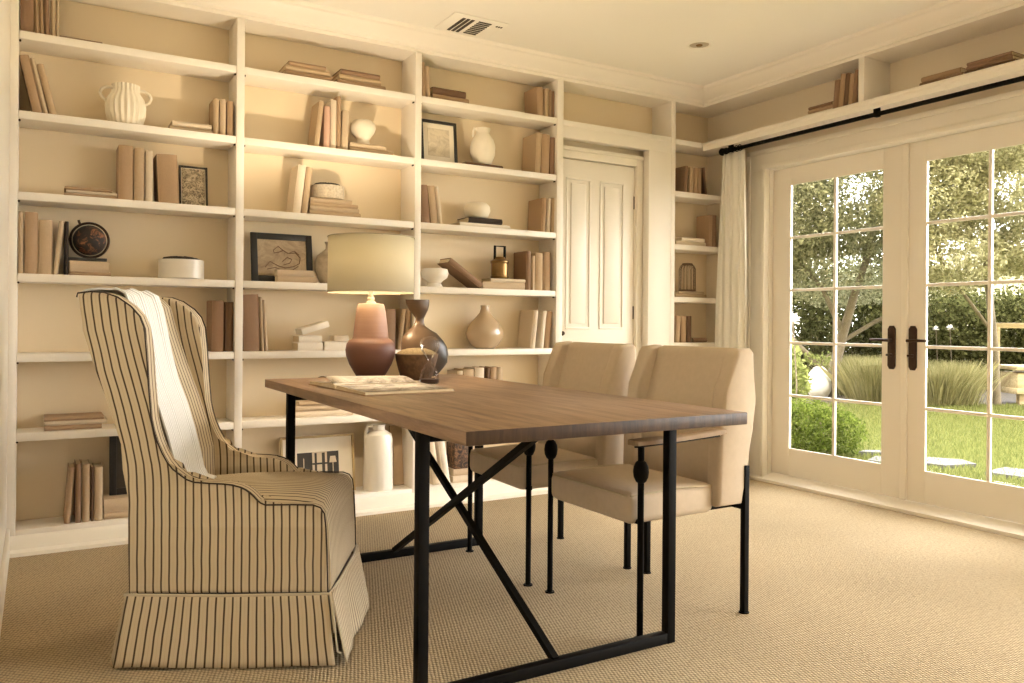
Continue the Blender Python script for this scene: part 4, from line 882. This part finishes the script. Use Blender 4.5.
# open book
ob_ = thing('open_book', 'large open picture book lying flat on the near end of the table', 'book', (1.13, 2.925, ZT), rad(2.5))
W2, L2 = .172, .285
q = B(); q.box((-W2 - .004, -L2 - .006, 0), (W2 + .004, -.01, .004), .001); q.box((-W2 - .004, .01, 0), (W2 + .004, L2 + .006, .004), .001); q.box((-W2 - .004, -.012, 0), (W2 + .004, .012, .003)); q.obj('cover', BOOKC['tan'], ob_, smooth=30)
def pg(sg, amp, z0):
    q = B()
    sec = [(0.002, .004), (.012, .004 + amp * .8), (.03, .004 + amp), (.07, .004 + amp * .92), (.14, .004 + amp * .7), (.22, .004 + amp * .6), (L2 - .002, .004 + amp * .55), (L2, .0042), (.0025, .0041)]
    q.prism([(sg * y, z) for y, z in sec][::1], -W2, W2, 'x'); return q
o = pg(-1, .013, 0).obj('page_block', PAGES, ob_, smooth=40); o = pg(1, .017, 0).obj('page_block', PAGES, ob_, smooth=40)
q = B()
def page(sg, amp):
    sec = [(.004, .010 + amp * .5), (.014, .0055 + amp * .8), (.03, .0050 + amp), (.07, .0050 + amp * .92), (.14, .005 + amp * .7), (.22, .005 + amp * .6), (L2 - .004, .005 + amp * .55)]
    def fn(u, v_):
        k = u * (len(sec) - 1); i = min(int(k), len(sec) - 2); f = k - i; y = sec[i][0] * (1 - f) + sec[i+1][0] * f; z = sec[i][1] * (1 - f) + sec[i+1][1] * f
        return (-W2 + .003 + (2 * W2 - .006) * v_, sg * y, z + .0003)
    q.grid(fn, 24, 8)
page(-1, .013); page(1, .017)
PPAGE = etching('printed_pages', (.15, .105, .07), (.50, .42, .32), 7, .40, .55); q.obj('printed_page', PPAGE, ob_, smooth=60)
q = B(); q.grid(lambda u, v_: (-W2 + .34 * v_, .03 + .16 * u, .022 + .022 * math.sin(u * PI * .8) * (1 - .4 * v_)), 16, 6); o = q.obj('turning_page', PPAGE, ob_, smooth=60); m = o.modifiers.new('t', 'SOLIDIFY'); m.thickness = .0008

# ------------------------------------------------------------------ garden
GZ = -.10
q = B(); q.box((XR + .15, -8, GZ - .1), (30, 30, GZ)); lw_ = struct(q.obj('lawn', LAWNG, smooth=0), 'garden lawn beyond the french doors')
q = B(); q.box((XR + .15, .5, GZ), (XR + .62, 5, GZ + .06), .01); struct(q.obj('terrace', PAVE, smooth=30), 'paved door step outside')
def nmesh(name, verts, faces, mat):
    me = bpy.data.meshes.new(name); me.from_pydata(verts, [], faces); me.materials.append(mat); o = bpy.data.objects.new(name, me); COL.objects.link(o); return o
def leaves(blobs, n, size, seed, shell=.55, asp=.42, floor_z=None):
    """blobs: (centre, radii); returns verts, faces of loose leaf shapes"""
    rs = np.random.RandomState(seed); vol = np.array([b[1][0] * b[1][1] * b[1][2] for b in blobs]) ** .75; cnt = (n * vol / vol.sum()).astype(int) + 1
    P = []
    for (c, r), k in zip(blobs, cnt):
        d = rs.normal(size=(k, 3)); d /= np.linalg.norm(d, axis=1)[:, None]; rr = shell + (1 - shell) * rs.rand(k, 1) ** .6
        lump = 1 + .13 * np.sin(d[:, :1] * 9 + seed) * np.cos(d[:, 2:] * 8 + seed * 2)
        P.append(np.array(c) + d * rr * lump * np.array(r))
    P = np.concatenate(P); 
    if floor_z is not None: P = P[P[:, 2] > floor_z]
    k = len(P); a = rs.normal(size=(k, 3)); a /= np.linalg.norm(a, axis=1)[:, None]; b = np.cross(a, rs.normal(size=(k, 3))); b /= np.linalg.norm(b, axis=1)[:, None]
    s = size * (.6 + .8 * rs.rand(k, 1))
    V = np.stack([P - a * s, P + b * s * asp, P + a * s, P - b * s * asp], 1).reshape(-1, 3)
    Fc = np.arange(4 * k).reshape(-1, 4)
    return V.tolist(), Fc.tolist()
def foliage(name, parent, blobs, n, size, seed, mat, **k):
    v, f = leaves(blobs, n, size, seed, **k); o = nmesh(name, v, f, mat); o.parent = parent; return o
def tree(label, px, D, trunk, blobs, n, size, seed, mat, name='olive_tree', cat='tree', group='trees beyond the lawn'):
    base = gpt(px, D, GZ); t = thing(name, label, cat, base, group=group)
    if trunk:
        q = B()
        for pts, r0, r1 in trunk:
            q.tube(pts, [r0 + (r1 - r0) * i / (len(pts) - 1) for i in range(len(pts))], 10)
        q.obj('trunk', TRUNK, t, smooth=60)
    foliage('crown', t, blobs, n, size, seed, mat); return t
# image right direction in world
Rv = Vector((math.cos(YAW), -math.sin(YAW), 0)); Fv = Vector((math.sin(YAW), math.cos(YAW), 0))
def rel(r, z, f=0): return tuple(Rv * r + Fv * f + Vector((0, 0, z)))
tree('grey green olive tree with a pale slanting trunk behind the left door leaf', 851, 12.5,
     [([rel(-.35, 0), rel(-.22, .6), rel(-.12, 1.0), rel(.05, 1.6), rel(.25, 2.2), rel(.35, 3)], .095, .04), ([rel(-.12, 1.0), rel(-.45, 1.7), rel(-.9, 2.2), rel(-1.3, 2.9)], .045, .02), ([rel(-.10, .9), rel(.4, 1.2), rel(.9, 1.4), rel(1.3, 1.9)], .035, .02), ([rel(-.3, .3), rel(-1.0, 1.0), rel(-1.6, 2.2)], .05, .02)],
     [(rel(-.2, 3.3), (1.5, 1.3, 1.15)), (rel(-1.1, 2.7), (.8, .8, .7)), (rel(.7, 2.7), (.9, .8, .6)), (rel(0, 2.0, .5), (1.5, .8, .6)), (rel(.5, 4.3), (1.2, 1, .9)), (rel(-1.3, 3.6), (.8, .8, .8))], 80000, .030, 11, OLIVE)
tree('sunlit pale olive tree behind the right door leaf', 968, 11.5,
     [([rel(.42, 0), rel(.38, .8), rel(.3, 1.6), rel(.2, 2.5)], .06, .04), ([rel(.38, 1.0), rel(-.3, 1.9), rel(-.7, 2.6)], .025, .015)],
     [(rel(-.5, 3.0), (.9, .8, .7)), (rel(.5, 3.2), (1.0, .9, .7)), (rel(-.2, 2.1), (.95, .7, .5)), (rel(.0, 4.0), (1.4, 1, .8)), (rel(.9, 2.2), (.7, .6, .4))], 80000, .029, 12, OLIVE2)
tree('broad leafy tree at the right edge of the garden view', 1075, 12.5,
     [([rel(0, 0), rel(.1, 1.2), rel(0, 2.5)], .14, .06)],
     [(rel(0, 2.9), (1.2, 1, 1.0)), (rel(.9, 2.2), (1.0, .9, .7)), (rel(-.3, 4.2), (1.3, 1, .8))], 36000, .030, 13, OLIVE2)
tree('tall olive tree filling the gap left of the door leaf view', 775, 13,
     [([rel(0, 0), rel(.1, 1.2), rel(0, 2.5)], .14, .06)],
     [(rel(0, 2.9), (1.3, 1, 1.1)), (rel(.5, 4.0), (1.2, .9, .8)), (rel(-.9, 2.2), (1.0, .9, .7))], 44000, .030, 14, OLIVE)
def shrub(label, px, D, blobs, n, size, seed, mat, name='shrub', cat='shrub', group='shrubs along the lawn', stem=True):
    t = thing(name, label, cat, gpt(px, D, GZ), group=group)
    if stem: q = B(); q.tube([(0, 0, 0), (0.02, 0, .12), (0, .02, .3)], [.03, .025, .012], 8); q.obj('stem', TRUNK, t)
    foliage('foliage', t, blobs, n, size, seed, mat, floor_z=.0); return t
# dark hedge masses behind
for k, (px, D, w, h) in enumerate(((765, 15.5, 1.5, 2.3), (815, 16, 1.4, 2.5), (872, 16.2, 1.4, 2.4), (925, 15.6, 1.5, 1.9), (985, 15.4, 1.5, 1.7), (1045, 15, 1.5, 1.8))):
    shrub(('dark evergreen shrub far left behind the olive trunk', 'dark evergreen shrub behind the white urn', 'dark evergreen shrub behind the left pale grasses', 'dark evergreen shrub behind the right door handle', 'dark evergreen shrub left of the timber bench', 'dark evergreen shrub behind the timber bench')[k], px, D, [((0, 0, h * .5), (w * .8, w * .7, h * .62)), (rel(-.6, h * .45), (.8, .8, h * .5)), (rel(.6, h * .5), (.8, .8, h * .5))], 14000, .045, 20 + k, DARKL, 'evergreen_shrub', 'shrub', 'dark shrubs at the back of the garden')
shrub('clipped round boxwood shrub at the lower left of the glass', 822, 6.9, [(rel(-.16, .22), (.33, .33, .26)), (rel(.12, .20), (.24, .26, .22)), (rel(-.36, .2), (.24, .24, .23))], 9000, .018, 31, BOXL, 'boxwood_shrub')
shrub('loose bright green rose bush left of the white urn', 788, 10.6, [(rel(-.05, .5), (.26, .25, .45)), (rel(.1, .35), (.2, .2, .3)), (rel(-.1, .8), (.2, .2, .25))], 2200, .04, 32, LIMEL, 'rose_bush')
def blossom(label, px, D, z, r, seed):
    p = gpt(px, D, z); rs = random.Random(seed); q = B()
    q.tube([(0, 0, GZ - z), (.03, 0, (GZ - z) * .5), (0, 0, 0)], .006, 6)
    t = thing('rose', label, 'flower', p, group='white roses in the garden'); t.location.z = GZ
    st = B(); st.tube([(.05, 0, 0), (.08, .02, (z - GZ) * .5), (0, 0, z - GZ)], .006, 6); st.obj('stem', TRUNK, t)
    q.bm.clear()
    for k in range(16):
        a = rs.uniform(0, 2*PI); e = rs.uniform(-.6, 1.2); M = Matrix.Translation((0, 0, z - GZ)) @ Euler((e, 0, a)).to_matrix().to_4x4()
        vs = [q.bm.verts.new(M @ Vector(c)) for c in ((0, 0, 0), (r * .5, r * .5, r * .2), (0, r * 1.05, r * .35), (-r * .5, r * .5, r * .2))]; q.bm.faces.new(vs)
    q.obj('bloom', PETAL, t, smooth=80)
blossom('large white rose at the left edge of the left door leaf', 793, 7.5, 1.05, .085, 1)
blossom('small white rose just right of the right door handle', 950, 13, .98, .07, 3)
blossom('small white rose low beside the right door handle', 936, 13, .97, .06, 4)
# egg urn with sprig
u = thing('urn', 'large white egg shaped urn holding leafy sprigs in the garden', 'urn', gpt(819.5, 12.3, GZ))
s_ = 12.4 / F; q = B(); q.lathe([(r * s_, h * s_) for r, h in [(5, 0), (8, 2), (11, 8), (11.8, 14), (11.2, 20), (9, 26), (5.5, 30.5), (3, 32), (2, 31.5)]], seg=32); q.obj('body', EGG, u, smooth=60)
foliage('sprigs', u, [((0, 0, 38 * s_), (.22, .2, .09)), (rel(.14, 43 * s_), (.12, .1, .08)), (rel(-.14, 42 * s_), (.12, .1, .07))], 150, .035, 5, LIMEL)
q = B(); q.tube([(0, 0, 30 * s_), rel(-.08, 38 * s_), rel(-.2, 46 * s_)], .008, 6); q.tube([(0, 0, 30 * s_), rel(.08, 40 * s_), rel(.18, 46 * s_)], .008, 6); q.obj('stems', TRUNK, u)
# ornamental grasses
def grass(label, px, D, w, h, n, seed):
    rs = np.random.RandomState(seed); base = gpt(px, D, GZ)
    P = rs.normal(size=(n, 3)) * np.array([w * .3, w * .3, 0]); lean = P / w * .5 + rs.normal(size=(n, 3)) * .12; lean[:, 2] = 1
    hh = h * (.55 + .5 * rs.rand(n, 1)); T = P + lean * hh; Mi = P + lean * hh * .55; Mi[:, 2] += .03; T[:, :2] += lean[:, :2] * hh * .35
    sd = np.cross(lean, rs.normal(size=(n, 3))); sd /= np.linalg.norm(sd, axis=1)[:, None]; sd *= .0035
    V = np.stack([P - sd, P + sd, Mi + sd, T, Mi - sd], 1).reshape(-1, 3); Fc = np.arange(5 * n).reshape(-1, 5)
    o = nmesh('ornamental_grass', V.tolist(), Fc.tolist(), GRASSL); o.location = base; tag(o, label, 'grass', 'pale grass clumps edging the lawn'); return o
grass('pale grass clump right of the white urn', 857, 13.0, .42, .66, 4200, 1)
grass('pale grass clump at the right side of the left door leaf', 876, 11.9, .42, .66, 4200, 2)
grass('leftmost pale grass clump in the right door leaf', 937, 11.4, .40, .55, 3800, 3)
grass('tall pale grass clump in the middle of the right door leaf', 953, 11.5, .36, .64, 4200, 4)
# border soil
q = B(); v = [gpt(px, D, GZ + .006) for px, D in ((700, 11.5), (1180, 11.1), (1180, 17), (700, 17))]; q.bm.faces.new([q.bm.verts.new(x) for x in v]); q.box((14, 14, GZ - .02), (14.1, 14.1, GZ)); struct(q.obj('ground', SOIL, smooth=0), 'planting bed at the back of the lawn')
# lawn blades in view
rs = np.random.RandomState(5); n = 42000; pxs = 770 + 290 * rs.rand(n); Ds = 5.2 + 6.2 * rs.rand(n) ** 1.1
P = np.array([tuple(gpt(a, b, GZ)) for a, b in zip(pxs, Ds)]); a = rs.rand(n) * 6.28; sd = np.stack([np.cos(a), np.sin(a), 0 * a], 1) * .007; T = P + rs.normal(size=(n, 3)) * .018; T[:, 2] = GZ + .03 + .035 * rs.rand(n)
o = nmesh('grass', np.stack([P - sd, P + sd, T], 1).reshape(-1, 3).tolist(), np.arange(3 * n).reshape(-1, 3).tolist(), LAWNL); tag(o, 'short green grass of the sunlit lawn', 'grass', kind='stuff')
# stepping stones
def slab(label, pts):
    q = B(); q.prism([(p.x, p.y) for p in pts], GZ - .01, GZ + .012 + .03, 'z'); o = q.obj('paving_stone', PAVE, smooth=0); tag(o, label, 'paving stone', 'flat stones in the lawn')
def gz(px, py_): d = ray(px, py_); t_ = (GZ + .04 - H) / d.z; return Vector((d.x * t_, d.y * t_, 0))
slab('flat paving stone in the lawn seen low in the right door leaf', [gz(924, 463), gz(945, 465.5), (gz(977, 464)), gz(962, 459.5), gz(928, 457)])
slab('flat paving stone at the lower right corner of the glass', [gz(985, 472), gz(1060, 482), gz(1060, 474), gz(1005, 467)])
slab('small flat stone at the lower right of the left door leaf', [gz(867, 460), gz(893, 463.5), gz(893, 457.5), gz(876, 456)])
slab('thin flat stone just behind the lower stone in the left leaf', [gz(858, 451.6), gz(893, 453.2), gz(893, 450.4), gz(866, 450)])
# timber bench / garden cart at right edge
c0 = gpt(997, 12.0, GZ); bn = thing('garden_bench', 'pale timber garden bench seat with tall posts at the right edge', 'bench', c0, -YAW)
k_ = 12.2 / F
q = B(); q.box((0, 0, .0), (.05, .05, 1.12), .006); q.obj('post', PALEW, bn, smooth=30)
q = B(); q.box((1.5, 0, .0), (1.55, .05, 1.12), .006); q.obj('post', PALEW, bn, smooth=30)
q = B(); q.box((-.02, 0, 1.10), (1.6, .06, 1.18), .01); q.obj('top_rail', PALEW, bn, smooth=30)
q = B(); q.box((0, -.5, .18), (1.55, .05, .46), .006); q.box((-.03, -.53, .50), (1.58, .05, .56), .008); q.box((-.02, -.52, .16), (1.57, .04, .24), .006); q.obj('seat_box', PALEW, bn, smooth=30)
q = B(); q.box((.05, -.47, 0), (.13, -.39, .18)); q.box((1.42, -.47, 0), (1.5, -.39, .18)); q.obj('leg', PALEW, bn, smooth=30)
# pale house far behind
hs = thing('house', 'white stucco house glimpsed through the trees', 'house', gpt(1000, 26, GZ), -YAW)
q = B(); q.box((-2.3, 0, 0), (5.5, 5, 2.9)); q.obj('wall', FARW, hs, smooth=0)
q = B(); q.prism([(-2.5, 2.9), (5.8, 2.9), (4.5, 3.7), (-1.2, 3.7)], -.3, 5.3, 'y'); q.obj('roof', FARW, hs, smooth=0)

# ------------------------------------------------------------------ light
w = bpy.data.worlds.new('world'); S.world = w; w.use_nodes = True; nt = w.node_tree; L = nt.links.new
bg = nt.nodes['Background']; tc = N(nt, 'ShaderNodeTexCoord'); sp = N(nt, 'ShaderNodeSeparateXYZ'); L(tc.outputs['Generated'], sp.inputs[0])
# warm low-sun sky on the -X / -Y side, cooler white over the garden
dt = N(nt, 'ShaderNodeVectorMath', operation='DOT_PRODUCT'); dt.inputs[1].default_value = (.9, .43, 0); L(tc.outputs['Generated'], dt.inputs[0])
mr = N(nt, 'ShaderNodeMapRange', inp={1: -.5, 2: .6}); L(dt.outputs['Value'], mr.inputs[0])
mx = N(nt, 'ShaderNodeMix', data_type='RGBA'); mx.inputs[6].default_value = (1.0, .78, .48, 1); mx.inputs[7].default_value = (.98, .97, 1.0, 1); L(mr.outputs[0], mx.inputs[0]); L(mx.outputs[2], bg.inputs[0])
m3 = N(nt, 'ShaderNodeMapRange', inp={1: -.5, 2: .6, 3: 1.15, 4: 14.0}); L(dt.outputs['Value'], m3.inputs[0]); L(m3.outputs[0], bg.inputs[1])
sd_ = bpy.data.lights.new('sun', 'SUN'); sd_.energy = 5.5; sd_.angle = rad(3); sd_.color = (1, .93, .8)
su = bpy.data.objects.new('sun', sd_); COL.objects.link(su)
dirv = Vector((.55, .2, -1)).normalized(); su.rotation_euler = dirv.to_track_quat('-Z', 'Y').to_euler()
# lamp bulb
pl = bpy.data.lights.new('lamp_light', 'POINT'); pl.energy = 30; pl.color = (1, .83, .60); pl.shadow_soft_size = .03
po = bpy.data.objects.new('lamp_light', pl); COL.objects.link(po); po.location = (LMP[0], LMP[1], ZT + .53); 
# warm fill lamps added at the ceiling, out of view; visible downlight is unlit
for x, y in ((2.2, 1.0), (2.2, -.6)):
    al = bpy.data.lights.new('ceiling_fill_lamp', 'AREA'); al.shape = 'DISK'; al.size = .10; al.energy = 3.5; al.color = (1, .85, .62)
    ao = bpy.data.objects.new('ceiling_fill_lamp', al); COL.objects.link(ao); ao.location = (x, y, ZC - .012)

vs = S.view_settings; vs.view_transform = 'Standard'; vs.look = 'None'; vs.exposure = 0.54; vs.gamma = 1.0; vs.use_curve_mapping = False
S.cycles.max_bounces = 8; S.cycles.diffuse_bounces = 5; S.cycles.transparent_max_bounces = 12
S.cycles.sample_clamp_indirect = 6
